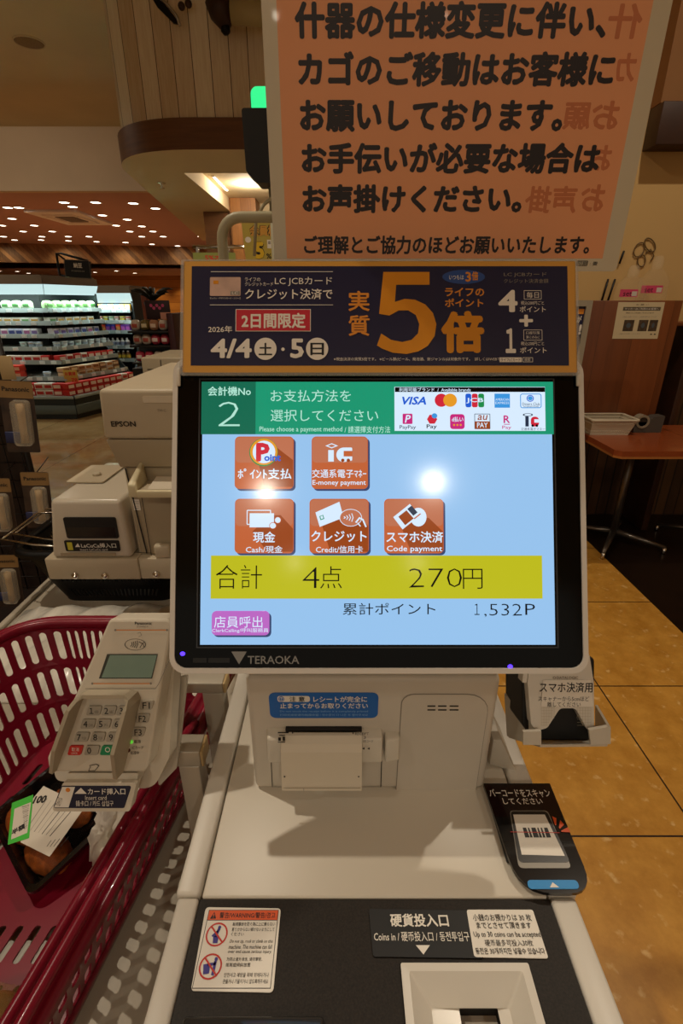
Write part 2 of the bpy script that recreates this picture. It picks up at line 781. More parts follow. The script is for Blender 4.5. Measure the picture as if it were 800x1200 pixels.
M_brown = mat('brown_panel', '8a5e34', 0.7, noise=0.06, nscale=4)
M_floor = tiles('floor_tiles', 'b07a2a', 'cc9640', '2e1c0e', 1.02, 0.94, 0.6, 0.38, fleck='d8b070', nscale=9, msize=0.003)
M_floor2 = tiles('pale_floor_tiles', '9c7c50', 'b09468', '7a6040', 0.0, 0.0, 0.9, 0.06, nscale=3)
M_floor3 = mat('dark_floor', '20140c', 0.3, noise=0.2, nscale=10)


def S(name, a, b, m, bev=0.0):
    return struct(B().box(a, b, m, bev).build(name))


S('floor', (-0.95, -8.5, -0.1), (1.57, 3.3, 0), M_floor)
struct(B().box((-15, -8.5, -0.1), (-0.95, 27, 0), M_floor2).box((-0.95, 3.3, -0.1), (1.57, 27, 0), M_floor2).build('floor_left'))
S('floor_right', (1.57, -8.5, -0.1), (4.5, 3.3, 0), M_floor3)
S('ceiling', (-15, -8.5, CEIL), (4.5, 10.12, CEIL + .1), M_tan)
S('trim_1', (-15, 10.07, LOW), (-2.4, 10.17, CEIL), M_fasc)
S('trim_2', (-15, 10.02, LOW - .11), (-2.4, 10.19, LOW), M_fasc)
S('ceiling_low', (-15, 10.12, LOW), (4.5, 27, LOW + .1), M_low)
struct(B(T(-15, 18.5, 0) @ RZ(math.atan(0.21))).box((0, 0, 2.70), (16, 0.12, LOW), M_chev).build('trim_3'))
S('ceiling_rear', (-15, 21.9, 2.62), (4.5, 27, 2.67), M_low)
S('wall_back', (-15, 26.7, 0), (4.5, 26.8, 3.3), M_backw)
S('wall_left', (-15.1, -8.5, 0), (-15, 27, CEIL), M_beige)
S('wall_right', (4.5, -8.5, 0), (4.6, 27, CEIL), M_beige)
S('wall_end', (0.78, 3.3, 0), (4.5, 3.42, CEIL), M_beige)
S('trim_4', (0.78, 3.275, 0), (4.5, 3.3, 0.90), M_wains)
S('trim_5', (0.78, 3.265, 0.90), (4.5, 3.3, 0.945), M_darkwood, 0.004)
S('trim_6', (1.66, 3.17, 2.17), (4.5, 3.3, 2.36), M_darkwood, 0.006)
S('trim_7', (1.66, 3.2, 2.36), (4.5, 3.3, CEIL), M_brown)
S('wall_inner', (-1.55, 10.2, 0), (2.2, 10.3, 2.95), M_white_wall)

# curved canopy over the tills: boards above, dark band, plastered underside with a lit recess
can = round_poly([(-2.30, 5.70), (4.4, 5.70), (4.4, 13.2), (-3.26, 13.2)], [1.05, 0, 0, 0], 14)
can_in = round_poly([(-2.26, 5.74), (4.4, 5.74), (4.4, 13.2), (-3.22, 13.2)], [1.02, 0, 0, 0], 14)
b = B()
n = len(can_in)
b.faces([(p[0], p[1], z) for z in (2.99, CEIL) for p in can_in],
        [(i, (i + 1) % n, n + (i + 1) % n, n + i) for i in range(n - 3)], M_drum, smooth=True)
struct(b.build('wall_canopy'))
b = B()
n = len(can)
b.faces([(p[0], p[1], z) for z in (2.75, 3.0) for p in can],
        [(i, (i + 1) % n, n + (i + 1) % n, n + i) for i in range(n - 3)], M_ring, smooth=True)
b.faces([(p[0], p[1], 3.0) for p in can], [tuple(range(n))], M_ring)
struct(b.build('trim_8'))
b = B()
t = bmesh.new()
rec = [(-1.78, 6.64), (1.2, 6.64), (1.2, 9.62), (-1.78, 9.62)]
for loop in ([(p[0], p[1]) for p in can], rec):
    vs = [t.verts.new((p[0], p[1], 2.751)) for p in loop]
    for i in range(len(vs)):
        t.edges.new((vs[i], vs[(i + 1) % len(vs)]))
bmesh.ops.triangle_fill(t, use_beauty=True, edges=list(t.edges))
b._add(t, M_tan)
rz = 2.93
b.faces([(p[0], p[1], z) for z in (2.751, rz) for p in rec], [(i, (i + 1) % 4, 4 + (i + 1) % 4, 4 + i) for i in range(4)] + [(4, 5, 6, 7)], M_white_wall)
struct(b.build('ceiling_canopy'))
S('wall_pillar', (-1.775, 9.10, 0), (-1.36, 9.56, 2.925), M_pillar)
S('wall_pillar_side', (-2.22, 9.2, 0), (-1.80, 9.56, 2.75), M_ring)

# ------------------------------------------------------------------ ceiling fittings
M_lampw = mat('lamp_glow', 'fff0d8', emit=9.0)
M_lampr = mat('lamp_rim', 'd8c8b0', 0.4)
M_tube = mat('tube_glow', 'fff4e0', emit=14.0)
M_spk = mat('speaker_grille', '8a7044', 0.7, noise=0.2, nscale=120)
M_metal = mat('steel', 'b8b4ac', 0.28, 0.9)
M_chrome = mat('chrome', 'd8d4cc', 0.15, 1.0)


def downlight(x, y, z, r, label, group):
    t = thing('downlight', label, 'ceiling light', (x, y, z), group)
    B(T(x, y, z)).lathe([(r * 1.25, 0), (r * 1.25, -0.006), (r * 1.02, -0.012), (r * 0.95, -0.004), (r * .95, 0)], M_lampr, 16, cap=False).build('rim', t)
    B(T(x, y, z)).lathe([(r * .94, -0.002), (r * .8, -0.008), (r * .3, -0.011)], M_lampw, 16).build('lamp', t)
    return t


d0 = downlight(NEAR_LAMPS[0][0], NEAR_LAMPS[0][1], CEIL, 0.07, 'round warm downlight in the tan ceiling above the tills', 'downlights above the tills')
for (x, y) in NEAR_LAMPS[1:]:
    dup(d0, (x, y, CEIL))
px_lights = [(75, 237), (112, 237), (156, 238), (182, 244), (120, 252), (149, 257), (136, 264), (166, 265), (152, 271), (179, 271),
             (191, 277), (166, 277), (104, 277), (80, 277), (61, 271), (40, 264), (27, 271), (49, 277), (14, 256), (2, 264), (9, 243),
             (22, 243), (4, 277), (147, 284), (85, 242), (235, 277), (208, 288), (113, 283), (80, 282), (48, 281), (17, 281), (178, 286)]
p0 = onz(*px_lights[0], LOW)
e0 = downlight(p0.x, p0.y, LOW, 0.105, 'small round downlight in the reddish brown ceiling over the chilled cabinets', 'downlights over the chilled cabinets')
for q in px_lights[1:]:
    p = onz(*q, LOW)
    dup(e0, (p.x, p.y, LOW))
px_rear = [(126, 306), (40, 308), (100, 308), (20, 315), (52, 316), (112, 311), (150, 311), (170, 312)]
for q in px_rear:
    p = onz(*q, 2.62)
    if p.y < 22.2 or p.y > 26.4:
        p.y = 22.4 + random.random() * 3.6
        p.x = (q[0] - 400) / FPX * p.y * 0.95
    dup(e0, (p.x, p.y, 2.62), 'small round downlight in the low ceiling before the rear wood wall', 'downlights before the rear wall')
for p, w in (((-6.7, 14.0, 3.2), 200), ((-8.8, 11.6, 3.2), 150), ((-5.2, 11.3, 3.2), 130), ((-8.0, 17.0, 3.2), 190), ((-5.5, 17.2, 3.2), 150)):
    spot('aisle_spot', p, w, (1, 0.62, 0.42), 150, 0.8, 0.1)
for x in (-10.2, -9.0, -7.8, -6.6, -5.4):
    spot('rear_wall_spot', (x, 26.1, 2.58), 55, (1, 0.75, 0.42), 100, 0.7, 0.05)
# spots added under the low ceiling to brighten the slanted-board fascia
for i in range(5):
    spot('fascia_fill_spot', (-11.5 + i * 1.9, 18.4 + i * .4, LOW - .03), 24, (1, .8, .5), 120, .7, .05, (.5, 0, 0))

ACP = tuple(onz(84, 254, LOW))
tk = thing('ceiling_air_conditioner', 'square white air conditioner unit set in the reddish brown ceiling', 'air conditioner', ACP)
b = B(T(*ACP) @ Matrix.Diagonal((.95, 1.1, 1, 1)))
b.prism(rrect(-.62, -.9, .62, .9, .05), -0.05, 0, mat('ac_white', 'f6f2ec', 0.5))
b.build('panel', tk)
B(T(*ACP) @ Matrix.Diagonal((.72, .85, 1, 1))).prism(rrect(-.3, -.45, .3, .45, .03), -0.065, -0.05, mat('ac_grille', '7a706a', 0.6, noise=.3, nscale=60)).build('grille', tk)
for (x0, y0, x1, y1) in ((-.5, -.8, .5, -.6), (-.5, .6, .5, .8), (-.56, -.5, -.42, .5), (.42, -.5, .56, .5)):
    B(T(*ACP) @ Matrix.Diagonal((.72, .85, 1, 1))).prism(rrect(x0, y0, x1, y1, .03), -0.07, -0.05, mat('ac_vent', 'f0e8e0', 0.5)).build('vent', tk)

p = onz(34, 49, CEIL)
b = B(T(p.x, p.y, CEIL))
tk = thing('ceiling_speaker', 'round tan speaker grille in the plain ceiling at upper left', 'speaker', (p.x, p.y, CEIL))
b.lathe([(0.15, 0), (0.15, -.006), (0.13, -.012)], M_spk, 28).build('grille', tk)
B(T(p.x, p.y, CEIL)).lathe([(0.165, 0), (0.165, -.01), (0.152, -.013), (0.15, 0)], M_tan, 28, cap=False).build('rim', tk)
p = onz(189, 214, 2.75)
tk = thing('sprinkler_head', 'small sprinkler head under the curved wooden canopy', 'sprinkler', (p.x, p.y, 2.75))
B(T(p.x, p.y, 2.75)).lathe([(0.05, 0), (0.05, -.008), (0.02, -.012), (0.012, -.05), (0.012, -.055)], M_chrome, 14).build('body', tk)
B(T(p.x, p.y, 2.75)).lathe([(0.03, -.055), (0.03, -.06)], M_chrome, 14).build('deflector', tk)

pa, pb = onz(249, 203, 2.96), onz(266, 221, 2.96)
tk = thing('fluorescent_lamp', 'bright fluorescent tube in the recess under the canopy', 'lamp', pa)
d = (pb - pa).normalized()
B().tube([pa, pb], 0.035, M_tube, 12).build('tube', tk)
b = B()
b.tube([pa + Vector((-.03, 0, .03)), pb + Vector((-.03, 0, .03))], 0.03, M_lampr, 8)
b.build('batten', tk)
for q in (pa, pb):
    B().tube([q - d * .03, q + d * .03], 0.04, M_lampr, 10).build('lamp_holder', tk)
l = bpy.data.lights.new('tube_light', 'POINT')
l.energy, l.color, l.shadow_soft_size = 45, (1, 0.86, 0.66), 0.15
lo = bpy.data.objects.new('tube_light', l)
COL.objects.link(lo)
lo.location = (pa + pb) / 2 + Vector((0.4, 0, -.06))

# ornament on the canopy boards
tk = thing('canopy_ornament', 'dark metal blade ornament on the whitewashed canopy boards', 'ornament', (-1.45, 5.66, 3.62))
b = B()
q = [ony(*p, 5.6) for p in ((182, -6), (194, 6), (203, 17), (210, 28), (203, 27), (192, 16), (184, 8), (178, -2))]
b.faces([tuple(v) for v in q] + [(v.x, v.y + .02, v.z) for v in q],
        [tuple(range(8)), tuple(range(15, 7, -1))] + [(i, (i + 1) % 8, 8 + (i + 1) % 8, 8 + i) for i in range(8)], mat('black_metal', '14100e', 0.4, 0.6))
b.build('blade', tk)
q = [ony(*p, 5.6) for p in ((180, -8), (196, 5), (206, 17), (211, 30))]
B().tube(q, 0.012, M_metal, 8).build('edge', tk)
q = [ony(x, y, 5.66) for (x, y) in ((213, 8), (221, 5))]
for v in q:
    B(Matrix.Translation(v) @ RX(PI / 2)).lathe([(0.03, 0), (0.03, .02), (0.015, .03)], M_darkwood, 10).build('bolt', tk)
tk = thing('canopy_pipe', 'pale horizontal pipe held by a brown bracket on the canopy boards', 'pipe', ony(300, 14, 5.5))
a, c = ony(271, 14, 5.5), ony(330, 17, 5.5)
B().tube([a, c], 0.085, mat('pipe_beige', 'b8a878', 0.5), 16).build('pipe', tk)
v = ony(258, 2, 5.55)
w = ony(264, 32, 5.55)
B().tube([v, v * .45 + w * .55, w], 0.1, M_darkwood, 14, rs=[0.13, 0.11, 0.05]).build('bracket', tk)
B(Matrix.Translation(w)).lathe([(0.02, -.05), (0.04, -.03), (0.04, .03), (.02, .04)], mat('black_metal', '14100e'), 12).build('bolt', tk)

# ================================================================== PAYMENT KIOSK
M_wht = mat('kiosk_plastic', 'c8bfb0', 0.42, noise=0.02, nscale=30)
M_wht2 = mat('kiosk_plastic_light', 'd0c8b8', 0.38)
M_rail = mat('kiosk_rail', 'd6d0c4', 0.4)
M_deckblk = mat('speckled_black_plate', '251f19', 0.5, noise=0.4, nscale=700, spec=.25)
M_gap = mat('gap_dark', '15110d', 0.7)
M_black = mat('gloss_black', '040404', 0.1, spec=.3)
M_blk = mat('matte_black', '0c0b0a', 0.5)
M_dgrey = mat('dark_grey', '4a443c', 0.5)
M_white = mat('print_white', 'e6e0d4', 0.5)
M_ink = mat('print_black', '0e0c0b', 0.5)
M_grey = mat('print_grey', '8a8378', 0.5)
M_blue = mat('print_blue', '1a62b4', 0.45)
M_cyan = mat('print_cyan', '1e88cc', 0.45)
M_red = mat('print_red', 'c62a1e', 0.5)
M_orange = mat('print_orange', 'e05a28', 0.5)
M_navy = mat('print_navy', '1a1c34', 0.4)
M_purple = mat('print_purple', '3a2f8c', 0.5)

DZ = 0.93
KX0, KX1 = -0.121, 0.178
kiosk = thing('payment_kiosk', 'white self checkout payment kiosk with a large lit touch screen', 'payment machine', (0.03, 0.4, 0))
# body
b = B()
b.box((-0.128, 0.045, 0.02), (0.188, 0.72, DZ - 0.03), M_wht, 0.008)
b.build('cabinet', kiosk)
B().box((-0.11, 0.06, 0), (0.17, 0.70, 0.02), M_blk, 0.003).build('plinth', kiosk)
# deck behind the black plate
b = B()
b.box((KX0 + .001, 0.2625, DZ - .03), (KX1 - .001, 0.72, DZ), M_wht2, 0.002)
b.build('deck', kiosk)
# side rails with a seam where the deck meets the black plate
b = B()
b.box((-0.1425, 0.2635, DZ - .06), (KX0 - .0008, 0.72, DZ + .003), M_rail, 0.003)
b.box((-0.1405, 0.04, DZ - .06), (KX0 - .0008, 0.2625, DZ + .001), M_rail, 0.003)
b.build('side_rail', kiosk)
b = B()
b.box((KX1 + .0008, 0.2635, DZ - .06), (0.203, 0.72, DZ + .003), M_rail, 0.003)
b.box((KX1 + .0008, 0.04, DZ - .06), (0.2005, 0.2625, DZ + .001), M_rail, 0.003)
b.build('side_rail', kiosk)
# black plate with an opening for the coin tray
TX0, TX1, TY0, TY1 = 0.0455, 0.1440, 0.10, 0.2165
b = B()
for (x0, y0, x1, y1) in ((KX0, 0.045, TX0, 0.2615), (TX1, 0.045, KX1, 0.2615), (TX0, TY1, TX1, 0.2615), (TX0, 0.045, TX1, TY0)):
    b.box((x0, y0, DZ - .012), (x1, y1, DZ - .001), M_deckblk)
b.box((KX0 + .002, .05, DZ - .06), (TX0 - .012, .26, DZ - .013), M_blk)
b.build('black_plate', kiosk)
# coin tray: funnel walls down to a dark slot
b = B()
o = rrect(TX0, TY0, TX1, TY1, 0.0015, 4)
i1 = rrect(TX0 + .006, TY0 + .005, TX1 - .006, TY1 - .005, 0.0015, 4)
i2 = rrect(TX0 + .022, TY0 + .02, TX1 - .018, TY1 - .019, 0.002, 4)
sl = rrect(0.0885, 0.186, 0.1175, 0.198, 0.0006, 4)
n = len(o)
vs = [(p[0], p[1], DZ + .001) for p in o] + [(p[0], p[1], DZ + .0005) for p in i1] + [(p[0], p[1], DZ - .018) for p in i2] + \
     [(p[0], p[1], DZ - .020) for p in sl] + [(p[0], p[1], DZ - .04) for p in sl]
fs = []
for k in range(3):
    fs += [(k * n + i, k * n + (i + 1) % n, (k + 1) * n + (i + 1) % n, (k + 1) * n + i) for i in range(n)]
b.faces(vs, fs, mat('tray_plastic', 'd8d2c6', 0.25))
b.faces([(p[0], p[1], DZ - .0202) for p in sl] + [(p[0], p[1], DZ - .04) for p in sl],
        [(i, (i + 1) % n, n + (i + 1) % n, n + i) for i in range(n)] + [tuple(n + i for i in range(n))], M_gap)
tray = b.build('coin_tray', kiosk)
# clear bill mouth at the lower left
b = B()
b.box((-0.112, 0.150, DZ - .001), (-0.012, 0.1845, DZ + .006), mat('smoky_plastic', '2a2a2a', 0.15, coat=.5), 0.003)
b.build('bill_slot', kiosk)

FD = frame((0.03, 0.2, DZ), (1, 0, 0), (0, 1, 0))
# warning sticker
s = Sheet(FD, lift=0.0002)
Q = [(241, 1063), (329, 1064.5), (320, 1163), (223.5, 1161)]
s.slabq(Q, 0.0009, M_white, 0.003)


def uvlerp(sheet, Q, u, v):
    P = [Vector(sheet.uv(*p)) for p in Q]
    a = P[0].lerp(P[1], u)
    c = P[3].lerp(P[2], u)
    return a.lerp(c, v)


class Card:
    """a sheet addressed by 0..1 coordinates inside a quadrilateral of another sheet"""

    def __init__(self, sheet, Q):
        P = [Vector(sheet.uv(*p)) for p in Q]
        x0 = (P[0].x + P[3].x) / 2
        x1 = (P[1].x + P[2].x) / 2
        y1 = (P[0].y + P[1].y) / 2
        y0 = (P[3].y + P[2].y) / 2
        self.x0, self.x1, self.y0, self.y1 = x0, x1, y0, y1
        self.s = sheet
        self.o = sheet.px

    def m(self, u0, v0, u1, v1):
        X = lambda u: self.x0 + (self.x1 - self.x0) * u
        Yv = lambda v: self.y1 + (self.y0 - self.y1) * v
        return X(u0), Yv(v1), X(u1), Yv(v0)

    def do(self, fn, *a, **k):
        pre, a = (a[:1], a[1:]) if fn == 'text' else ((), a)
        self.s.px = False
        getattr(self.s, fn)(*pre, *self.m(*a[:4]), *a[4:], **k)
        self.s.px = self.o
        return self


c = Card(s, Q)
c.do('rect', .03, .03, .97, .97, M_ink, 1)
c.do('rect', .038, .038, .962, .962, M_white, 2)
c.do('rect', .038, .038, .962, .165, M_orange, 3)
c.do('rect', .038, .165, .962, .172, M_ink, 3)
c.do('text', '警告/WARNING/警告/경고', .19, .065, .93, .145, M_ink, 0.01, 4)
s.px = False
a = c.m(.07, .06, .15, .15)
s.poly([(a[0], a[1]), (a[2], a[1]), ((a[0] + a[2]) / 2, a[3])], M_ink, 4)
c.do('text', '!', .102, .085, .118, .14, M_orange, 0.02, 5)
c.s.px = c.o
for (v0, figs) in ((.20, 0), (.58, 1)):
    c.do('disc', .06, v0, .34, v0 + .30, M_red, 4, hole=.86)
    u = lambda x, y: (c.x0 + (c.x1 - c.x0) * x, c.y1 + (c.y0 - c.y1) * y)
    c.s.px = False
    if figs == 0:
        c.do('disc', .20, v0 + .04, .24, v0 + .085, M_purple, 5)
        c.s.px = False
        s.line([u(.215, v0 + .09), u(.19, v0 + .17)], .0022, M_purple, 5)
        s.line([u(.205, v0 + .11), u(.15, v0 + .17)], .0014, M_purple, 5)
        s.poly([u(.16, v0 + .17), u(.23, v0 + .17), u(.23, v0 + .26), u(.17, v0 + .26)], M_purple, 5)
    else:
        c.do('disc', .235, v0 + .045, .275, v0 + .09, M_purple, 5)
        c.s.px = False
        s.line([u(.25, v0 + .1), u(.245, v0 + .24)], .002, M_purple, 5)
        s.line([u(.25, v0 + .12), u(.17, v0 + .13)], .0018, M_purple, 5)
        s.poly([u(.11, v0 + .13), u(.19, v0 + .11), u(.2, v0 + .23), u(.13, v0 + .24)], M_purple, 5)
    s.line([u(.11, v0 + .05), u(.29, v0 + .25)], .0012, M_red, 6)
    c.s.px = c.o
for i, tx in enumerate(('転倒事故を防ぐ為に上に乗らない', '寄りかからない傾けないようにして')):
    c.do('text', tx, .385, .195 + .068 * i, .94, .245 + .068 * i, M_ink, 0, 4)
c.do('text', 'ください', .385, .325, .55, .37, M_ink, 0, 4)
for i, tx in enumerate(('Do not tip, rock or climb on this', 'machine. The machine can fall', 'over and cause serious injury.')):
    c.do('text', tx, .385, .415 + .062 * i, .935, .465 + .062 * i, M_ink, 0, 4, shear=.15)
c.do('text', '为防止意外发生, 请勿攀登、', .385, .625, .83, .67, M_ink, 0, 4)
c.do('text', '摇晃或倾斜放置', .385, .69, .69, .735, M_ink, 0, 4)
c.do('text', '안전사고 예방을 위해 위에타거나', .385, .80, .93, .85, M_ink, 0, 4)
c.do('text', '흔들거나 기울이거나 않도록해주세요', .385, .87, .93, .92, M_ink, 0, 4)
st = s.build('warning_sticker', kiosk)
st['label'] = 'white warning sticker with an orange heading and two prohibition signs'

# coin notice: black sticker and white sticker
s = Sheet(FD, lift=0.0002)
Q = [(432, 1065), (551, 1067), (567, 1123), (437, 1121)]
s.slabq(Q, 0.0009, M_blk, 0.002)
s.text('硬貨投入口', 457, 1071, 525, 1086.5, M_white, .025)
s.text('Coins in / 硬币投入口 / 동전투입구', 438, 1092, 549.5, 1103.5, M_white, .008)
s.quad([(487, 1108), (503.5, 1108), (496, 1119)], M_white, 4)
st = s.build('coin_notice_sticker', kiosk)
st['label'] = 'black coin slot sticker with white lettering and an arrow'
s = Sheet(FD, lift=0.0003)
Q = [(546.5, 1066), (624, 1066), (642.5, 1123), (555.5, 1121.5)]
s.slabq(Q, 0.0009, M_white, 0.002)
s.text('小銭のお預かりは 30 枚', 554, 1071.5, 622, 1079.5, M_ink, .004)
s.text('までとさせて頂きます', 558, 1081, 622, 1088.5, M_ink, .006)
s.text('Up to 30 coins can be accepted', 555, 1092, 633, 1100, M_ink, .004)
s.text('硬币最多可投入30枚', 568, 1101.5, 624, 1109, M_ink, 0)
s.text('동전은 30개까지만 넣을수 있습니다', 557, 1111, 638, 1118.5, M_ink, .006)
st = s.build('coin_limit_sticker', kiosk)
st['label'] = 'white sticker stating the limit of thirty coins'

# scan guide plate over the right rail
s = Sheet(frame((0.18, 0.32, DZ + .0085), (1, 0, 0), (0, 1, 0)), lift=0.0)
s.slabq([(566, 918), (644, 918), (697, 1047), (610, 1047)], 0.0035, mat('guide_black', '1c1a19', 0.12, coat=.3), [0.001, 0.001, 0.022, 0.030])
s.quad([(568, 920), (643, 920), (658, 957), (580, 957)], mat('guide_maroon', '1e0c0c', 0.15, coat=.3), 1)
s.text('バーコードをスキャン', 573, 925, 644, 934.5, M_white, .012)
s.text('してください', 589, 935.5, 635, 943, M_white, .012)
s.b.prism(round_poly([s.uv(*p) for p in ((597, 950), (607.5, 1017.5), (669.5, 1017.5), (641.5, 950))], .004), 0, 0.0002, mat('phone_edge', '8a8478', 0.3), 0, s.F)
s.b.prism(round_poly([s.uv(*p) for p in ((598, 951), (607.5, 1011), (668, 1011), (640.5, 951))], .004), 0, 0.0004, mat('phone_body', '2e2b28', 0.25), 0, s.F)
s.quad([(601, 955), (638, 955), (661.5, 1003.5), (611, 1002)], M_white, 5)
for (x0, x1) in ((612, 616), (618, 619.5), (622, 627), (629, 630.5), (633, 634.5), (637, 641)):
    s.quad([(x0, 970.5), (x1, 970.5), (x1 + 4.5, 982), (x0 + 3.0, 982)], M_ink, 6)
s.line([(598, 975.5), (655, 976.5)], .0006, M_red, 7)
for Qa in ([(646.5, 957), (651.5, 959.5), (651.5, 967.5), (650, 967.5)], [(656, 961.5), (660.5, 967), (655.5, 972), (654.5, 970)], [(665, 970), (668, 976), (657.5, 975.5), (657, 974)]):
    s.quad(Qa, M_orange, 6)
s.b.prism(round_poly([s.uv(*p) for p in ((617, 1031.5), (619, 1042), (679, 1042), (676, 1031.5))], .004), 0, 0.0004, M_cyan, 0, s.F)
s.quad([(647, 1034.5), (655, 1040.5), (644, 1040.5)], M_white, 6)
st = s.build('scan_guide_plate', kiosk)
st['label'] = 'black rounded guide plate showing a phone with a barcode'
B().box((0.150, 0.29, DZ + .0005), (0.20, 0.36, DZ + .0048), M_blk, 0.001).build('plate_pad', kiosk)

# printer housing
PY = 0.365
PX0, PX1, PZ1 = -0.0905, 0.1495, 1.108
b = B()
b.box((PX0, PY, DZ + .0003), (PX1, PY + .20, PZ1 - .03), M_wht, 0.006, 3)
b.hexa([(PX0 + .002, PY + .003, PZ1 - .03), (PX1 - .002, PY + .003, PZ1 - .03), (PX1 - .002, PY + .19, PZ1 - .03), (PX0 + .002, PY + .19, PZ1 - .03),
        (PX0 - .002, PY - .004, PZ1), (PX1 + .002, PY - .004, PZ1), (PX1 + .002, PY + .19, PZ1), (PX0 - .002, PY + .19, PZ1)], M_wht, 0.003)
b.box((PX0 - .001, PY - .003, PZ1 - .006), (PX1 + .001, PY + .15, PZ1 + .002), M_wht, 0.002)
ph = b.build('printer_housing', kiosk)
FP = frame((0.03, PY, 1.03), (1, 0, 0), (0, 0, 1))
s = Sheet(FP, lift=0.0004)
# door gap lines
s.rect(467, 813, 566, 927.5, mat('gap_soft', '8c8478', 0.6), 0, r=[0, 0, .022, .012])
s.rect(467.9, 814, 565.4, 927.2, M_wht, 1, r=[0, 0, .0215, .0115])
s.line([(317, 880), (319, 922)], .0007, M_gap, 2)
s.line([(447.5, 878), (446, 922)], .0009, M_gap, 2)
s.line([(319, 922), (446, 922)], .0005, mat('gap_soft', '8c8478'), 2)
for (x0, x1) in ((500.5, 510), (513, 523), (526.5, 537)):
    for y in (827, 831.5):
        s.rect(x0, y - .6, x1, y + .9, M_gap, 3)
s.build('printer_door', ph)
s = Sheet(FP, lift=0.0006)
s.slab(315.5, 812, 443, 841.5, .0006, M_blue, r=.006)
s.rect(325, 815.5, 363, 822.5, M_white, 1, r=.0025)
s.disc(326, 815.8, 333, 822.2, M_blue, 2)
s.disc(326.8, 816.6, 332.2, 821.4, M_white, 3, hole=.8)
s.text('!', 329.1, 817, 330, 821, M_white, .02, 4)
s.text('注 意', 339, 816, 357, 822, M_ink, .01)
s.text('レシートが完全に', 367, 815.5, 430, 822.5, M_white, .02)
s.text('止まってからお取りください', 328, 823.5, 431, 830, M_white, .02)
s.text('Do not touch the receipt before it is completely printed', 328, 832, 431, 834.8, mat('print_pale_blue', '8ab4dc', .5), 0)
s.text('打印完成前请勿触摸收据 / 영수증이 다 나온 후 뽑아주세요', 328, 836, 431, 838.8, mat('print_pale_blue', '8ab4dc', .5), 0)
st = s.build('receipt_sticker', ph)
st['label'] = 'blue caution sticker with white lettering above the receipt slot'
# receipt mouth
a = Sheet(FP)
x0, z0, x1, z1 = a.bx(312, 855, 447, 879)
X0, X1 = x0 + .03, x1 + .03
Z0, Z1 = z0 + 1.03, z1 + 1.03
b = B()
b.hexa([(X0 + .003, PY - .016, Z0), (X1, PY - .016, Z0), (X1, PY + .004, Z0), (X0, PY + .004, Z0),
        (X0 + .003, PY - .011, Z1), (X1, PY - .011, Z1), (X1, PY + .004, Z1 + .002), (X0, PY + .004, Z1 + .002)], M_wht2, 0.0025, 3)
rmb = b
b = B()
b.box((X0 + .020, PY - .004, Z1 + .0005), (X1 - .020, PY + .001, Z1 + .0045), M_gap, 0.0006)
slit = b
b = B()
for i in range(46):
    xx = X0 + .028 + i * (X1 - X0 - .056) / 45
    b.faces([(xx - .0008, PY - .0065, Z1 + .0002), (xx + .0008, PY - .0065, Z1 + .0002), (xx, PY - .0065, Z1 + .0026),
             (xx - .0008, PY - .0045, Z1 + .0002), (xx + .0008, PY - .0045, Z1 + .0002), (xx, PY - .0045, Z1 + .0026)],
            [(0, 1, 2), (5, 4, 3), (0, 3, 4, 1), (1, 4, 5, 2), (2, 5, 3, 0)], mat('cutter', '8a8458', 0.3, .7))
teeth = b
Fm = frame((0.03, PY - .0168, (Z0 + Z1) / 2), (1, 0, 0), (0, .005, Z1 - Z0))
s = Sheet(Fm, b=rmb, lift=0.003)
s.rect(325.5, 857.5, 338, 859, M_ink, 2)
for q in ((327, 861, 334, 862), (326, 864, 329, 868), (331, 863, 334, 868), (325.5, 869, 334, 870), (342, 857.5, 343.5, 859.5), (413, 858, 414, 860)):
    s.rect(*q, M_ink, 2)
s.text('RECEIPT', 416, 858, 432, 861, M_ink, 0)
s.text('3', 426, 862, 428.5, 865.5, M_ink, 0)
s.text('3桁コード', 425, 866.5, 437, 870, M_ink, 0)
for x in (424, 430):
    s.quad([(x, 877), (x + 3, 875.5), (x + 3, 878.5)], M_ink, 2)
rm = s.build('receipt_mouth', ph)
slit.build('receipt_slit', rm)
teeth.build('cutter_teeth', rm)
x0, z0, x1, z1 = a.bx(450, 857, 467, 880)
b = B()
b.hexa([(x0 + .03, PY - .015, z0 + 1.03), (x1 + .03, PY - .012, z0 + 1.03), (x1 + .03, PY + .004, z0 + 1.03), (x0 + .03, PY + .004, z0 + 1.03),
        (x0 + .03, PY - .011, z1 + 1.03), (x1 + .03, PY - .009, z1 + 1.03), (x1 + .03, PY + .004, z1 + 1.03), (x0 + .03, PY + .004, z1 + 1.03)], M_wht2, 0.0025, 3)
b.build('release_button', ph)

# receipt paper hanging out
t0 = Sheet(FP)
xa, za, xb, zb = t0.bx(330.5, 859, 425, 902)
xa += .03
xb += .03
Y0 = PY - .0185
b = B()
rows = [(-.0068, Z1 + .003), (-.0105, Z1 + .0035), (-.0165, Z1 - .001), (-.021, Z1 - .007), (-.025, Z0 - .004), (-.0265, Z0 - .012), (-.028, Z0 - .0175), (-.0285, Z0 - .0178), (-.0288, Z0 - .0208)]
vs, fs = [], []
for (dy, z) in rows:
    vs += [(xa + .002, PY + dy, z), (xb - .002, PY + dy, z)]
vs += [(v[0], v[1] + .0003, v[2] + .0001) for v in vs]
n = len(rows) * 2
for i in range(len(rows) - 1):
    fs += [(2 * i, 2 * i + 2, 2 * i + 3, 2 * i + 1), (n + 2 * i + 1, n + 2 * i + 3, n + 2 * i + 2, n + 2 * i)]
b.faces(vs, fs, mat('thermal_paper', 'd8cdb8', 0.6, noise=.02, nscale=8))
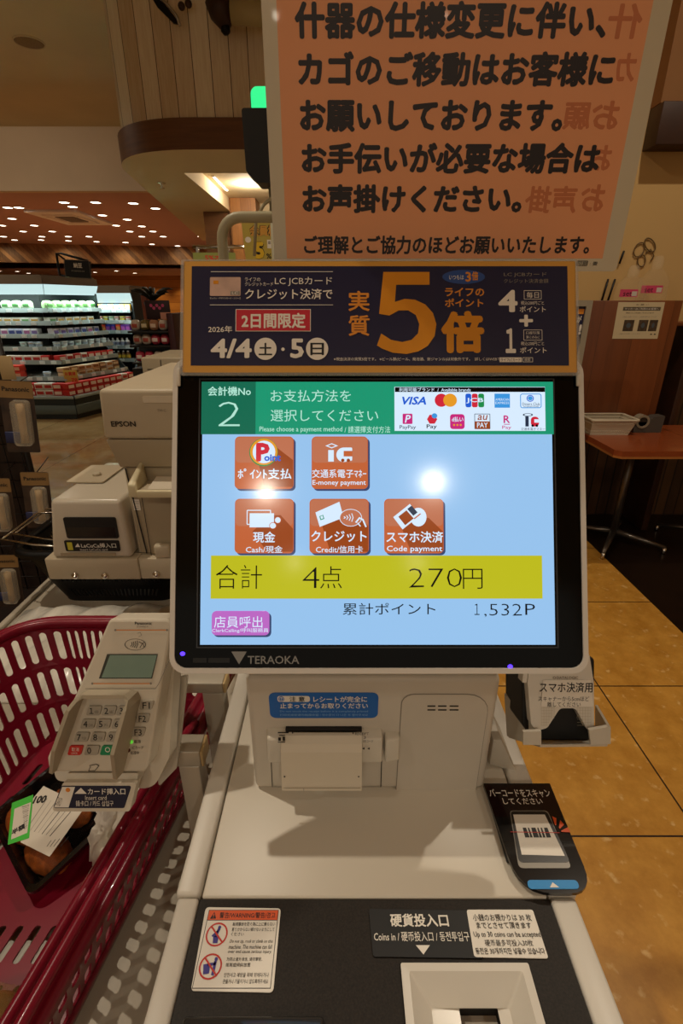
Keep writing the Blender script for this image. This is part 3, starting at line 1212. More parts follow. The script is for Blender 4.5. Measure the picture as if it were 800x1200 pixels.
for (x, z) in ((xa + .005, Z0 - .006), (xb - .005, Z0 - .006)):
    b.faces([(x - .0007, PY - .0262, z), (x + .0007, PY - .0262, z), (x + .0007, PY - .0258, z + .0013), (x - .0007, PY - .0258, z + .0013)], [(0, 1, 2, 3)], M_ink)
b.faces([(xa + .003, PY - .0289, Z0 - .0176), (xb - .003, PY - .0289, Z0 - .0176), (xb - .003, PY - .0289, Z0 - .0171), (xa + .003, PY - .0289, Z0 - .0171)], [(0, 1, 2, 3)], M_grey)
b.faces([(xa + .023, PY - .0291, Z0 - .0208), (xa + .0235, PY - .0291, Z0 - .0208), (xa + .0235, PY - .0291, Z0 - .0172), (xa + .023, PY - .0291, Z0 - .0172)], [(0, 1, 2, 3)], M_grey)
b.faces([(xa + .003, PY - .0289, Z0 - .0208), (xb - .003, PY - .0289, Z0 - .0208), (xb - .003, PY - .0287, Z0 - .0173), (xa + .003, PY - .0287, Z0 - .0173)], [(0, 1, 2, 3)], mat('thermal_paper', 'd8cdb8'))
tag(b.build('receipt_paper', None, (0.0, PY - .02, Z0)), 'blank receipt paper hanging from the printer mouth under the screen', 'receipt')

# ------------------------------------------------------------------ monitor
MT = ond(441, 438, .4350)
MB = ond(443, 787, .4255)
MT.x = MB.x = 0.0315
MUP = (MT - MB).normalized()
MC = (MT + MB) / 2
FM = frame(MC, (1, 0, 0), MUP)
a = Sheet(FM)
ox0, oy0, ox1, oy1 = a.bx(200.5, 419, 686.5, 789.5)
M_rim = mat('monitor_rim', 'd6d0c6', 0.35)
b = B(FM)
o = rrect(ox0, oy0, ox1, oy1, .014, 6)
i_ = rrect(ox0 + .0042, oy0 + .0045, ox1 - .0042, oy1 - .0045, .0105, 6)
b.ring(o, i_, -.010, 0.0, M_rim)
n = len(o)
bk = rrect(ox0 + .01, oy0 + .012, ox1 - .01, oy1 - .012, .014, 6)
b.prism(bk, -.016, -.010, M_rim, 0, top=o)
mon = b.build('monitor_shell', kiosk)
b = B(FM)
b.prism(rrect(ox0 + .05, oy0 + .07, ox1 - .05, oy1 - .06, .02), -.045, -.016, M_wht2, 0, top=None)
b.build('monitor_back', mon)
b = B(FM)
b.prism(i_, -.006, -.0015, M_black)
gl = b.build('screen_glass', kiosk)
# monitor arm behind the printer housing
b = B()
b.box((-.03, PY + .085, PZ1), (.09, PY + .16, PZ1 + .10), M_dgrey, .006)
b.box((-.095, PY + .13, DZ), (-.08, PY + .20, PZ1 + .05), M_dgrey, .003)
b.box((.14, PY + .13, DZ), (.155, PY + .20, PZ1 + .05), M_dgrey, .003)
b.build('monitor_arm', kiosk)


def em(name, col, k=1.0):
    m = mat('screen_' + name, col, 0.12, emit=k, spec=0.35)
    return m


E_bg = em('sky', '9ccaf6', .92)
E_grn, E_dgrn = em('green', '18a078', .85), em('dark_green', '0e7458', .8)
E_w = em('white', 'd8ecff', 1.0)
E_tx = em('text_pale', 'b8f0dc', .9)
E_yel = em('yellow', 'c6c41e', .9)
E_k = mat('screen_ink', '0a0c14', 0.12, spec=.35)
E_navy = em('navy', '141c38', .8)
E_org, E_org2, E_org3 = em('orange', 'd06a3c', .85), em('orange_light', 'cc7a58', .85), em('orange_dark', 'a84c1c', .8)
E_sh = em('shadow', '3c4c78', .8)
E_pur, E_pur2 = em('violet', 'c46ccc', .9), em('violet_dark', '6a4a90', .8)
E_blu, E_red, E_g2, E_ylw, E_lb = em('blue', '1c5cd0'), em('red', 'd8263c', .9), em('mid_green', '1c9a50', .8), em('amber', 'f0a028', .9), em('light_blue', '3c9ce8', .9)
E_pink = em('magenta', 'd02880', .9)
E_dk = em('dark_line', '30405c', .6)

s = Sheet(FM, lift=-.0015)
s.rect(231.5, 443.5, 652, 759.5, mat('screen_edge', '3a3c40', .2), .5)
s.rect(233, 445, 650.3, 758, M_black, .8)
s.rect(236, 447.5, 648, 755.5, E_bg, 1)
s.rect(236, 447.5, 648, 509, E_grn, 2)
s.rect(236, 447.5, 299.5, 509, E_dgrn, 3)
s.text('会計機No', 243.5, 453, 294, 464, E_tx, .018)
s.text('２', 256, 471, 281, 499.5, E_tx, -.012)
s.text('お支払方法を', 317, 457, 411, 471, E_tx, .0)
s.text('選択してください', 317, 480, 443, 494, E_tx, .0)
s.text('Please choose a payment method', 304, 500, 401, 507.5, E_tx, .006)
s.text('/ 請選擇支付方法', 403.5, 499.5, 457, 507.5, E_tx, .006)
# available brands panel
s.rect(462, 453.5, 638.5, 505, E_w, 3)
s.rect(462.5, 454, 638, 459.5, E_k, 4)
s.text('利用可能ブランド  /  Available brands', 467.5, 454.5, 551, 459.2, E_w, .01, 5)
s.text('VISA', 471, 465, 499, 474.5, E_blu, .03, 5, shear=.25)
s.disc(509, 461.5, 524.5, 477, E_red, 5)
s.disc(519, 461.5, 535, 477, E_ylw, 6)
for (x, m) in ((545, E_blu), (552.5, E_red), (560, E_g2)):
    s.rect(x, 461.5, x + 6.8, 477.5, m, 5, r=.0016)
s.text('JCB', 546, 466.5, 566, 473, E_w, .02, 6)
s.rect(579, 461.5, 597, 478, E_lb, 5)
s.text('AMERICAN', 580, 467, 596, 469.8, E_w, .0, 6)
s.text('EXPRESS', 580, 471, 596, 473.8, E_w, .0, 6)
s.outline(609, 461.5, 634, 478.5, .0007, E_lb, 5, r=.002)
s.disc(616.5, 463, 625, 471, E_blu, 5, hole=.75)
s.disc(618, 464.5, 623.5, 469.5, E_lb, 6)
s.text('Diners Club', 611.5, 472, 632, 475.4, E_dk, 0, 6)
s.text('INTERNATIONAL', 613, 475.9, 631, 477.5, E_dk, 0, 6)
s.rect(471.5, 485, 483, 497, E_pink, 5, r=.0008)
s.text('P', 474, 486.5, 481, 495.5, E_w, .02, 6, shear=.2)
s.text('PayPay', 468, 498.5, 487, 504, E_dk, .006, 6)
s.disc(500, 485.5, 512, 497.5, E_red, 5, n=6)
s.disc(505.5, 484.5, 512, 490.5, E_lb, 6)
s.text('Pay', 499.5, 497.5, 511.5, 503.5, E_k, .012, 6)
s.rect(527, 485.5, 544, 503, E_pink, 5, r=.0025)
s.text('d払い', 529, 488.5, 542.5, 494.5, E_w, .02, 6)
for x in (530.5, 534.3, 538.2):
    s.disc(x, 497, x + 2.4, 499.4, E_ylw, 6)
s.outline(555.5, 485, 574, 503, .0005, E_dk, 5)
s.rect(556, 494, 573.5, 502.8, E_org3, 6)
s.text('au', 559, 486.5, 571, 492.5, E_org3, .01, 7, shear=.2)
s.text('PAY', 558.5, 495.3, 571, 501.3, E_w, .012, 7)
s.text('R', 589.5, 487, 597, 496, E_pink, .02, 6)
s.rect(590, 497, 597, 497.8, E_pink, 6)
s.text('Pay', 588, 499, 598.5, 504, E_pink, .006, 6)
s.rect(615, 488, 619, 500, E_dk, 5)
s.disc(612, 484.5, 624, 488, E_dk, 5, hole=.7)
s.rect(621.5, 488.5, 631, 500, E_red, 5, r=.003)
s.rect(625.5, 491.5, 632, 495.5, E_w, 6)
s.disc(622, 497.5, 625, 500.5, E_k, 6)
s.disc(627, 497.5, 630, 500.5, E_k, 6)
s.text('交通系電子マネー', 610, 501.3, 638, 504.6, E_k, 0, 6)
# total
s.rect(247, 651, 635, 701.5, E_yel, 3)
s.text('合計', 253, 662, 307, 690, E_k, -.012)
s.text('4', 354.5, 664.5, 374, 689, E_k, -.018)
s.text('点', 375, 663.5, 400.5, 689.5, E_k, -.012)
s.text('270', 479, 666, 541, 688.5, E_k, -.02)
s.text('円', 542, 666.5, 565, 690, E_k, -.012)
s.text('累計ポイント', 401.5, 706.5, 510, 720.5, E_k, 0)
s.text('１', 555.5, 707.5, 561.5, 720.5, E_k, -.008)
s.text(',532', 567, 707.5, 611, 723.5, E_k, -.014)
s.text('P', 615, 707.5, 626.5, 720.5, E_k, -.008)
disp = s.build('screen_display', kiosk)
disp['label'] = 'lit payment screen with green header and pale blue background'


def button(x0, y0, x1, y1, art, name='payment_button', label=None):
    s = Sheet(FM, lift=-.0003)
    sh = s.bx(x0 + 2.2, y0 + 2.2, x1 + 2.2, y1 + 2.2)
    s.b.prism(rrect(*sh, .004), -.0013, -.0006, E_sh, 0, FM)
    a = s.bx(x0, y0, x1, y1)
    s.b.prism(rrect(*a, .004), -.0013, -.0003, E_org if name != 'call_button' else E_pur, 0, FM)
    if name != 'call_button':
        s.rect(x0 + 1, y0 + 1, x1 - 1, y0 + (y1 - y0) * .5, E_org2, 1, r=.0035)
    art(s, x0, y0, x1, y1)
    o = s.build(name, disp)
    if label:
        o['label'] = label


def dropshade(s, x0, y0, x1, y1, a):
    s.quad([(x0 + (x1 - x0) * p[0], y0 + (y1 - y0) * p[1]) for p in a], E_org3, 1.5)


def art_point(s, x0, y0, x1, y1):
    dropshade(s, x0, y0, x1, y1, [(.7, .2), (.99, .45), (.99, .96), (.5, .96), (.4, .5)])
    s.disc(292, 513.5, 325.5, 546.5, E_g2, 2)
    s.disc(293, 514, 325, 545, E_ylw, 2.5)
    s.disc(296, 516.5, 322.5, 543, E_w, 3)
    s.text('P', 300, 519, 316, 541, E_red, .05, 4)
    s.text('oint', 309.5, 532.5, 329, 540.5, E_blu, .04, 5)
    s.text('ﾎﾟｲﾝﾄ支払', 278.5, 549, 341.5, 561.5, E_w, .016, 4)


def art_ic(s, x0, y0, x1, y1):
    s.rect(384.5, 527.5, 391, 541, E_w, 3)
    s.disc(381, 519.5, 396, 525.5, E_w, 3, n=4, hole=.6)
    s.disc(394, 524.5, 411, 541.5, E_w, 3)
    s.rect(402, 524.5, 412.5, 540, E_w, 3.1, r=.001)
    s.rect(402.5, 528.5, 412.6, 535, E_org, 4)
    s.disc(399.5, 537.5, 403.5, 541.5, E_org3, 5)
    s.disc(406, 537.5, 410, 541.5, E_org3, 5)
    s.text('交通系電子ﾏﾈｰ', 365.5, 550, 429, 560, E_w, .01, 4)
    s.text('E-money payment', 366, 562.5, 428.5, 570, E_w, .012, 4)


def art_cash(s, x0, y0, x1, y1):
    dropshade(s, x0, y0, x1, y1, [(.6, .3), (.78, .3), (.99, .55), (.99, .97), (.55, .97), (.3, .6)])
    s.rect(289, 598, 317, 615, E_org2, 2)
    s.outline(289, 597.5, 317.5, 615, .0008, E_w, 3)
    s.rect(292.5, 601.5, 321, 618, E_w, 4)
    for q in ((321.5, 605.5, 329.5, 613.5), (315.5, 612, 324, 620)):
        s.disc(*q, E_org, 5)
        a = 0.7
        s.disc(q[0] + a, q[1] + a, q[2] - a, q[3] - a, E_w, 6)
    s.text('現金', 296.5, 623, 322.5, 636, E_w, .018, 4)
    s.text('Cash/現金', 288, 639.5, 331, 648, E_w, .008, 4)


def art_credit(s, x0, y0, x1, y1):
    dropshade(s, x0, y0, x1, y1, [(.7, .2), (.99, .5), (.99, .97), (.35, .97), (.2, .45)])
    s.quad([(369.5, 600.5), (397.5, 588), (402.5, 606.5), (374.5, 617.5)], E_w, 3)
    s.quad([(374, 605), (378.5, 603.3), (380, 608), (375.5, 609.7)], E_grn, 4)
    s.quad([(375.2, 605.3), (377.8, 604.3), (378.8, 607.3), (376.2, 608.4)], E_w, 5)
    s.disc(397.5, 596.5, 424, 617, E_w, 4)
    s.disc(398.3, 597.2, 423.2, 616.3, E_org2, 5)
    for k, r in enumerate((2.5, 4.5, 6.5, 8.5)):
        s.line([(403 + k * 3, 607 - r * .6), (404.6 + k * 3, 606.5), (403 + k * 3, 606 + r * .6)], .0007, E_w, 6)
    s.line([(417, 612), (421, 607), (425, 609), (428.5, 617)], .0014, E_w, 6)
    s.line([(419, 613), (422, 616.5)], .001, E_w, 6)
    s.text('クレジット', 364.5, 622, 429.5, 635, E_w, .018, 4)
    s.text('Credit/信用卡', 370, 639.5, 425, 648, E_w, .008, 4)


def art_code(s, x0, y0, x1, y1):
    dropshade(s, x0, y0, x1, y1, [(.6, .35), (.75, .35), (.99, .6), (.99, .97), (.45, .97), (.3, .55)])
    s.disc(480.5, 595, 499.5, 617, E_w, 2.5)
    s.quad([(460.5, 606), (480, 590.5), (491.5, 604), (471.5, 620.5)], E_w, 3)
    s.quad([(466.5, 605.5), (476, 598), (484.5, 607.5), (474.5, 615.5)], E_org3, 4)
    s.quad([(477, 596.5), (482, 592.5), (489, 600.5), (484, 604.5)], E_dk, 4)
    s.quad([(484.5, 607.5), (492, 601.5), (493, 602.5), (485.5, 608.5)], E_org, 5)
    s.text('スマホ決済', 452.5, 622.5, 519, 636, E_w, .018, 4)
    s.text('Code payment', 453, 639.5, 518, 648, E_w, .012, 4)


def art_call(s, x0, y0, x1, y1):
    s.text('店員呼出', 251, 722, 307.5, 735.5, E_w, .0, 4)
    s.text('ClerkCalling/呼叫服務員', 248.5, 736, 314.5, 741.8, E_w, 0, 4)


button(275, 511.5, 344, 573, art_point, label='orange point payment button with a round P emblem')
button(365, 511.5, 431, 573, art_ic, label='orange transit electronic money button')
button(275, 584.5, 344, 648.5, art_cash, label='orange cash button with note and coins')
button(362.5, 584.5, 432, 648.5, art_credit, label='orange credit card button')
button(450, 584.5, 519.5, 648.5, art_code, label='orange smartphone code payment button')
button(248, 716, 315.5, 744.5, art_call, 'call_button', 'violet staff call button')

# maker's lettering and lights on the lower bezel
s = Sheet(FM, lift=-.0015)
M_logo = mat('logo_grey', '8c8a86', .3, .3)
s.quad([(271, 763.5), (289, 763.5), (280, 778.5)], M_logo, 1)
s.text('TERAOKA', 290, 768.5, 350.5, 778, M_logo, .012, 2)
for (x0, x1) in ((226, 242), (244, 269)):
    s.rect(x0, 771, x1, 776.5, mat('bezel_key', '1a1917', .3), 1)
s.build('maker_logo', gl)
E_led = mat('led_violet', '4a2cff', emit=3.0)
for (x, y) in ((214, 766), (597.5, 781)):
    s = Sheet(FM, lift=-.0014)
    s.disc(x - 3, y - 2.5, x + 3, y + 2.5, E_led, 2)
    s.build('indicator_light', gl)

# ------------------------------------------------------------------ promotion banner on the monitor
nM = Vector((FM[0][2], FM[1][2], FM[2][2]))
FB = frame(MC + nM * .006, (1, 0, 0), MUP)
M_sleeve = mat('clear_sleeve', 'd8d4cc', 0.12, alpha=0.28, spec=.6)
M_gold = mat('banner_gold_border', 'd29a3e', .4)
M_gold2 = mat('print_gold', 'e0962a', .3, metal=.25, noise=.1, nscale=18)
M_goldt = mat('print_gold_text', 'd88a2c', .4)
M_bnavy = mat('banner_navy', '1c1f40', .3, coat=.15)
M_bred = mat('banner_red', 'c02434', .4)
s = Sheet(FB)
s.slab(214.5, 306, 675, 436.5, .0012, M_gold, r=.001)
s.rect(224, 312, 665.5, 428.5, M_bnavy, 1)
x = s
s.rect(247, 318.3, 390, 318.9, M_white, 3)
s.rect(246, 357.2, 390, 357.8, M_white, 3)
s.rect(246, 325, 282, 347, mat('card_pink', 'c8a898', .3, noise=.15, nscale=80), 3, r=.001)
s.rect(250, 329, 256, 333, M_gold2, 4)
s.rect(270, 341.5, 281, 346, M_grey, 4)
s.text('LC', 272, 342, 279, 345.5, M_white, 0, 5)
s.text('サッティ・デザインカード・リリース', 246, 348.5, 282, 351, M_white, 0, 4)
s.text('ライフの', 287, 325.5, 305, 330, M_white, 0, 4)
s.text('クレジットカード', 287, 331, 320, 335.5, M_white, 0, 4)
s.text('LC JCBカード', 322, 325, 389, 335.5, M_white, 0, 4)
s.text('クレジット決済で', 287, 338.5, 389.5, 351, M_white, .012, 4)
s.rect(276, 362.5, 364, 388.5, M_white, 3)
s.rect(276.8, 363.2, 363.2, 387.8, M_bred, 4)
s.text('2日間限定', 283, 367, 358, 385, M_white, .03, 5)
s.text('2026年', 244, 382, 272, 390, M_white, .01, 4)
s.text('4/4', 247, 397, 295, 420, M_white, .03, 4)
for (cx, ch) in ((311, '土'), (371.5, '日')):
    s.disc(cx - 13, 396, cx + 13, 422, M_white, 4, n=32)
    s.text(ch, cx - 8, 402, cx + 8, 416.5, M_ink, .02, 5)
s.disc(329.5, 407.5, 333.5, 411.5, M_white, 4)
s.text('5', 340, 397, 356, 420, M_white, .03, 4)
s.text('実', 408, 341, 433, 365, M_goldt, .02, 4)
s.text('質', 408, 369.5, 433, 394, M_goldt, .02, 4)
s.poly([s.uv(*q) for q in ((449, 319), (503, 319), (503, 334), (464, 334), (462.5, 354), (474, 350.5), (486, 351.5), (498, 357), (507, 367), (511, 380), (509, 394), (501, 405.5),
        (490, 412), (476, 415), (460, 413.5), (447, 408.5), (441.5, 405), (446.5, 391), (458, 398.5), (471, 401), (482, 398.5), (489.5, 391), (491, 380), (487, 369.5), (478, 364), (467, 364), (456, 370), (444, 368))][::-1], M_gold2, 4)
s.disc(518, 316.5, 568, 333, mat('banner_blue', '24488c', .4), 3)
s.text('いつもは', 526, 322.5, 543, 328, M_white, 0, 4)
s.text('3', 545, 319, 551.5, 330.5, M_goldt, .03, 5)
s.text('倍', 552.5, 318.5, 560, 329, M_goldt, .03, 5)
s.text('ライフの', 521, 337.5, 567, 347.5, M_goldt, .025, 4)
s.text('ポイント', 521, 350, 566, 360, M_goldt, .025, 4)
s.text('倍', 516.5, 364.5, 567, 414, M_gold2, .05, 4)
s.text('LC JCBカード', 590, 319.5, 640, 325, M_grey, .0, 4)
s.text('クレジット決済金額', 590, 327, 642, 332, M_grey, .0, 4)
s.text('4', 583.5, 340, 606, 366, M_white, .03, 4)
s.outline(613.5, 340.5, 634, 351, .0004, M_white, 3)
s.text('毎日', 616.5, 342.5, 631, 349.5, M_white, 0, 4)
s.text('税込200円ごと', 610, 353, 637, 357.5, M_white, 0, 4)
s.text('ポイント', 608.5, 359, 639, 366, M_white, .01, 4)
s.text('+', 608, 369, 624, 383, M_white, .03, 4)
s.text('１', 592, 385, 604, 414, M_white, .03, 4)
s.outline(613, 386.5, 635, 399, .0004, M_white, 3)
s.text('口座引落', 616, 388.5, 632, 392, M_white, 0, 4)
s.text('算にのみに', 616, 393.5, 632, 397, M_white, 0, 4)
s.text('税込200円ごと', 610, 400.5, 637, 405, M_white, 0, 4)
s.text('ポイント', 609, 407, 640, 414, M_white, .01, 4)
s.text('※現金決済の実質5倍です。 ※ビール類(ビール、発泡酒、新ジャンル)は対象外です。  詳しくはWEBで', 391, 419, 586, 423.5, M_white, 0, 4)
s.rect(585, 419, 611, 424.5, M_white, 3)
s.text('ライフLCカード', 586.5, 420, 609.5, 423.7, M_ink, 0, 4)
s.outline(612, 419, 624, 424.5, .0004, M_white, 3)
s.text('検索', 614, 420, 621, 423.7, M_white, 0, 4)
bn = s.build('banner', None, MC + nM * .006)
bn.name = 'promotion_banner'
tag(bn, 'navy promotion banner with a gold 5 and an orange border above the screen', 'banner')
s = Sheet(FB, lift=.0012)
a = s.bx(210.5, 303, 679, 439)
s.b.ring(rrect(*a, .002), rrect(a[0] + .0035, a[1] + .0025, a[2] - .0035, a[3] - .002, .002), -.0026, 0, M_sleeve, FB)
sl = s.build('plastic_sleeve', bn)
# white clips on both sides of the monitor
for sx in (ox0 + .0055, ox1 - .0055):
    b = B(FM)
    b.box((sx - .0018, oy1 - .026, 0.0002), (sx + .0018, oy1 - .010, 0.0028), M_wht2, .001)
    b.build('banner_clip', kiosk)

# ------------------------------------------------------------------ notice poster behind the banner
PB0, PB1 = ond(325, 314, .462), ond(716, 322, .462)
yb = PB0.y
zt = 1.86
FPo = frame((0.1, yb + .004, 1.43), (1, 0, 0), (0, -.035, 1))
s = Sheet(FPo)
M_poster = mat('poster_orange', 'e29e6e', .45, noise=.03, nscale=8, coat=.12)
M_lam = mat('poster_laminate', 'c8c0a8', .25, coat=.25)
pa = [s.uv(306, 0), s.uv(788, 0), s.uv(716, 322), s.uv(326, 314)]


def ext(p, q, y):
    t_ = (y - q[1]) / (p[1] - q[1])
    return (q[0] + (p[0] - q[0]) * t_, y)


ht = .40
s.px = False
tl, tr = ext(pa[0], pa[3], ht), ext(pa[1], pa[2], ht)
xl, xr = (tl[0] + pa[3][0]) / 2, (tr[0] + pa[2][0]) / 2
yb_ = (pa[2][1] + pa[3][1]) / 2
s.slab(xl, yb_, xr, ht, .0012, M_lam, r=.004)
s.px = True
q0, q1 = s.uv(339, 300), s.uv(702, 306)
g0, g1 = s.uv(320, 0), s.uv(769, 0)
s.px = False
ix0, ix1 = (q0[0] + g0[0]) / 2, (q1[0] + g1[0]) / 2
s.rect(ix0, (q0[1] + q1[1]) / 2, ix1, ht - .012, M_poster, 1)
s.px = True
LINES = [('什器の仕様変更に伴い、', 345, 0, 712, 46), ('カゴのご移動はお客様に', 349, 60, 720, 102), ('お願いしております。', 351, 117, 660, 155),
         ('お手伝いが必要な場合は', 353, 167, 703, 204), ('お声掛けください。', 354, 216, 612, 250), ('ご理解とご協力のほどお願いいたします。', 356, 276, 691, 298)]
M_ghost = mat('print_through', 'c27448', .5)
M_brn = mat('poster_ink', '1e1210', .4)
for i, (tx, x0, y0, x1, y1) in enumerate(LINES):
    if i == 0:
        y0, y1 = 1, 46
    s.text(tx, x0, y0, x1, y1, M_brn, .044 if i < 5 else .03, 3)


def ghost(tx, x0, y0, x1, y1):
    vs, fs, bb = text_mesh(tx, .03, 0.0)
    a = s.bx(x0, y0, x1, y1)
    k, h = (a[2] - a[0]) / (bb[2] - bb[0]), (a[3] - a[1]) / (bb[3] - bb[1])
    s.b.faces([(a[2] - (v[0] - bb[0]) * k, a[1] + (v[1] - bb[1]) * h, s.z(2) + v[2] * 9e-6) for v in vs], fs, M_ghost, s.F)


for tx, x0, y0, x1, y1 in (('什', 712, 4, 752, 46), ('カ', 722, 62, 745, 96), ('お', 693, 118, 725, 152), ('願', 660, 120, 692, 152), ('お', 690, 170, 716, 200), ('お', 680, 216, 708, 248), ('声掛', 615, 218, 676, 250)):
    ghost(tx, x0, y0, x1, y1)
s.outline(675, 305.5, 688, 311.5, .0005, M_brn, 3)
s.text('印刷 : 畳', 676, 306.5, 700, 311, M_brn, 0, 3)
pst = s.build('notice_poster', None, (0.1, yb, 1.43))
tag(pst, 'large orange laminated notice with bold black Japanese lettering above the banner', 'poster')

# sign pipe behind the poster and the green status lamp
pl = ond(263, 315, .57)
M_pipe = mat('pipe_greygreen', 'a8a082', .4)
zt_ = ond(270, 258, .57).z
Rr = .022
path = [(pl.x, pl.y, DZ + .003)] + [(pl.x, pl.y, zt_ - Rr - .3 * k) for k in (1, .5)] + \
       [(pl.x + Rr - Rr * math.cos(t * PI / 12), pl.y, zt_ - Rr + Rr * math.sin(t * PI / 12)) for t in range(7)] + \
       [(.20, pl.y, zt_)]
B().tube(path, .0058, M_pipe, 12).build('sign_pipe', kiosk)
B().box((.04, yb + .0045, zt_ - .02), (.07, pl.y - .0055, zt_ + .005), M_pipe, .002).build('sign_clamp', kiosk)
b = B()
b.lathe([(.014, 0), (.014, .004), (.007, .006)], M_pipe, 16, M=T(pl.x, pl.y, DZ + .0002))
b.build('pipe_foot', kiosk)
bl = ond(303, 162, .64)
b = B()
v0, v1 = ony(287, 133, bl.y), ony(330, 218, bl.y)
b.prism(round_poly([(v0.x, v1.z + .012), (v0.x + .014, v1.z), (v1.x, v1.z), (v1.x, v0.z), (v0.x - .001, v0.z)], [.006, .006, .01, .01, .004]), 0, .04, M_blk, .002, M=frame((0, bl.y + .02, 0), (1, 0, 0), (0, 0, 1)))
tk = b.build('status_lamp', kiosk)
tk['label'] = 'black status lamp box with a green light on top'
w0, w1 = ony(295.5, 107, bl.y), ony(329, 134, bl.y)
b = B()
M_green = mat('green_lamp', '2cf08c', .2, emit=1.1)
b.prism(rrect(w0.x, w1.z, w1.x, w0.z, [0.001, 0.001, .008, .008]), .002, .034, M_green, .002, M=frame((0, bl.y + .018, 0), (1, 0, 0), (0, 0, 1)))
b.build('green_light', tk)
b = B()
b.tube([(v1.x - .012, bl.y + .01, v1.z + .01), (v1.x - .012, bl.y + .01, DZ + .001)], .007, M_pipe, 10)
b.build('lamp_pole', tk)
q = [ony(330, 232, bl.y), ony(318, 232, bl.y), ony(309, 240, bl.y), ony(300, 256, bl.y), ony(298, 300, bl.y)]
B().tube(q, .0022, M_pipe, 8).build('lamp_cable', tk)

# ================================================================== BASKET PLATFORM
PZ = 0.625
M_plat = mat('platform_grey', 'b4aa98', 0.45, noise=.04, nscale=10)
M_alu = mat('aluminium_post', 'b8b0a0', 0.4, 0.25)
plat = thing('basket_platform', 'grey flat platform carrying the baskets left of the kiosk', 'counter', (-0.6, 0.9, 0))
b = B()
b.box((-.885, -0.05, PZ - .03), (-0.148, 1.9, PZ), M_plat, .003)
b.box((-.885, -0.05, PZ), (-.87, 1.9, PZ + .012), M_plat, .003)
b.build('platform_top', plat)
for (x, y) in ((-.84, 0.0), (-.2, 0.0), (-.84, 1.84), (-.2, 1.84)):
    B().box((x - .02, y - .02, 0), (x + .02, y + .02, PZ - .03), M_alu, .002).build('leg', plat)
PT = ond(222, 872, .57)
stand = thing('terminal_stand', 'square aluminium posts and bracket carrying the card terminal', 'stand', (-.2, .45, PZ))
P2 = ond(250, 796, .68)
M_endrefl = mat('post_end_reflection', 'b49a6c', .4)  # orange reflection on the tube ends, put into the colour
b = B()
b.box((PT.x - .012, PT.y - .012, PZ), (PT.x + .012, PT.y + .012, PT.z - .022), M_alu, .0015)
b.build('post', stand)
b = B()
b.box((P2.x - .014, P2.y - .012, PZ), (P2.x + .014, P2.y + .012, P2.z - .014), M_alu, .0015)
b.build('post', stand)
b = B()
b.box((PT.x - .075, PT.y - .013, PT.z - .021), (PT.x + .0145, PT.y + .013, PT.z + .002), M_alu, .0015)
b.build('cross_bar', stand)
B().box((PT.x + .0147, PT.y - .0128, PT.z - .0205), (PT.x + .018, PT.y + .0128, PT.z + .0015), M_endrefl, .001).build('end_face', stand)
b = B()
b.box((P2.x - .12, P2.y - .013, P2.z - .013), (P2.x + .015, P2.y + .013, P2.z + .004), M_alu, .0015)
b.build('cross_bar', stand)
B().box((P2.x + .0152, P2.y - .0128, P2.z - .0125), (P2.x + .019, P2.y + .0128, P2.z + .0035), M_endrefl, .001).build('end_face', stand)
# flat bracket that carries the card terminal
TA = math.radians(69)
TUP = Vector((0, math.cos(TA), math.sin(TA)))
TC = ond(140, 815, .49)
FT = frame(TC, (1, 0, 0), TUP)
nT = Vector((FT[0][2], FT[1][2], FT[2][2]))
s = Sheet(FT, lift=-.052)
s.slabq([(190, 800), (219, 792), (207, 900), (186, 922), (180, 870)], .006, M_alu, .002)
s.b.tube([FT @ Vector((s.uv(180, 880)[0], s.uv(180, 880)[1], -.058)), (PT.x - .06, PT.y, PT.z - .01)], .01, M_alu, 10)
s.build('terminal_bracket', stand)

# ================================================================== CARD TERMINAL
M_term = mat('terminal_plastic', 'cfc6b4', .45, noise=.02, nscale=40)
M_term2 = mat('terminal_hood', 'a89c86', .5)
M_key = mat('key_grey', 'a8a090', .3, coat=.2)
M_keyedge = mat('key_edge', '6c6658', .4)
term = thing('card_terminal', 'beige card payment terminal with hooded keypad left of the screen', 'card terminal', TC - nT * .03)
s = Sheet(FT)
s.slabq([(128, 725.5), (203, 725.5), (190, 800), (172, 905), (57, 905), (55, 888)], .026, M_term, [.006, .008, .002, .008, .008, .004], bev=.0025)
s.lift = -.0262
s.slabq([(131, 727), (209, 727), (203, 800), (198, 888), (180, 925), (66, 915), (60, 890)], .024, M_term, [.006, .008, .002, .014, .02, .008, .004], bev=0)
s.lift = 0.0004
# raised upper display panel
s.line([(200.5, 770), (185.5, 802), (182, 807), (100, 807)], .0006, M_grey, 1)
M_ora = mat('print_orange_line', 'd8842e', .5)
s.line([(135, 738.3), (196, 738.3)], .0009, M_ora, 2)
s.line([(108, 801), (177, 801)], .0009, M_ora, 2)
for q in ((134, 737, 136.5, 739.6), (194.5, 737, 197, 739.6), (107, 799.6, 109.5, 802.4), (175.5, 799.6, 178, 802.4)):
    s.disc(*q, M_grey, 3)
s.text('Panasonic', 158, 728.6, 178, 732.2, M_ink, .015, 2)
s.text('JT-R600CR', 160, 733.5, 174, 735.6, M_grey, 0, 2)
s.disc(146, 748.5, 171, 762, M_ink, 2, hole=.94, n=32)
for k in range(4):
    s.line([(153 + k * 2.2, 757.5 + k * .6), (155 + k * 2.2, 755), (154.2 + k * 2.2, 752.6 - k * .6)], .0006, M_ink, 3)
s.line([(164, 759), (166.5, 754.5), (169, 752.5)], .0006, M_ink, 3)
s.line([(163, 752), (167.5, 754.5), (169, 758.5)], .0006, M_ink, 3)
s.line([(161, 742), (164.5, 741), (166, 744.5), (162.5, 746)], .0004, M_grey, 3)
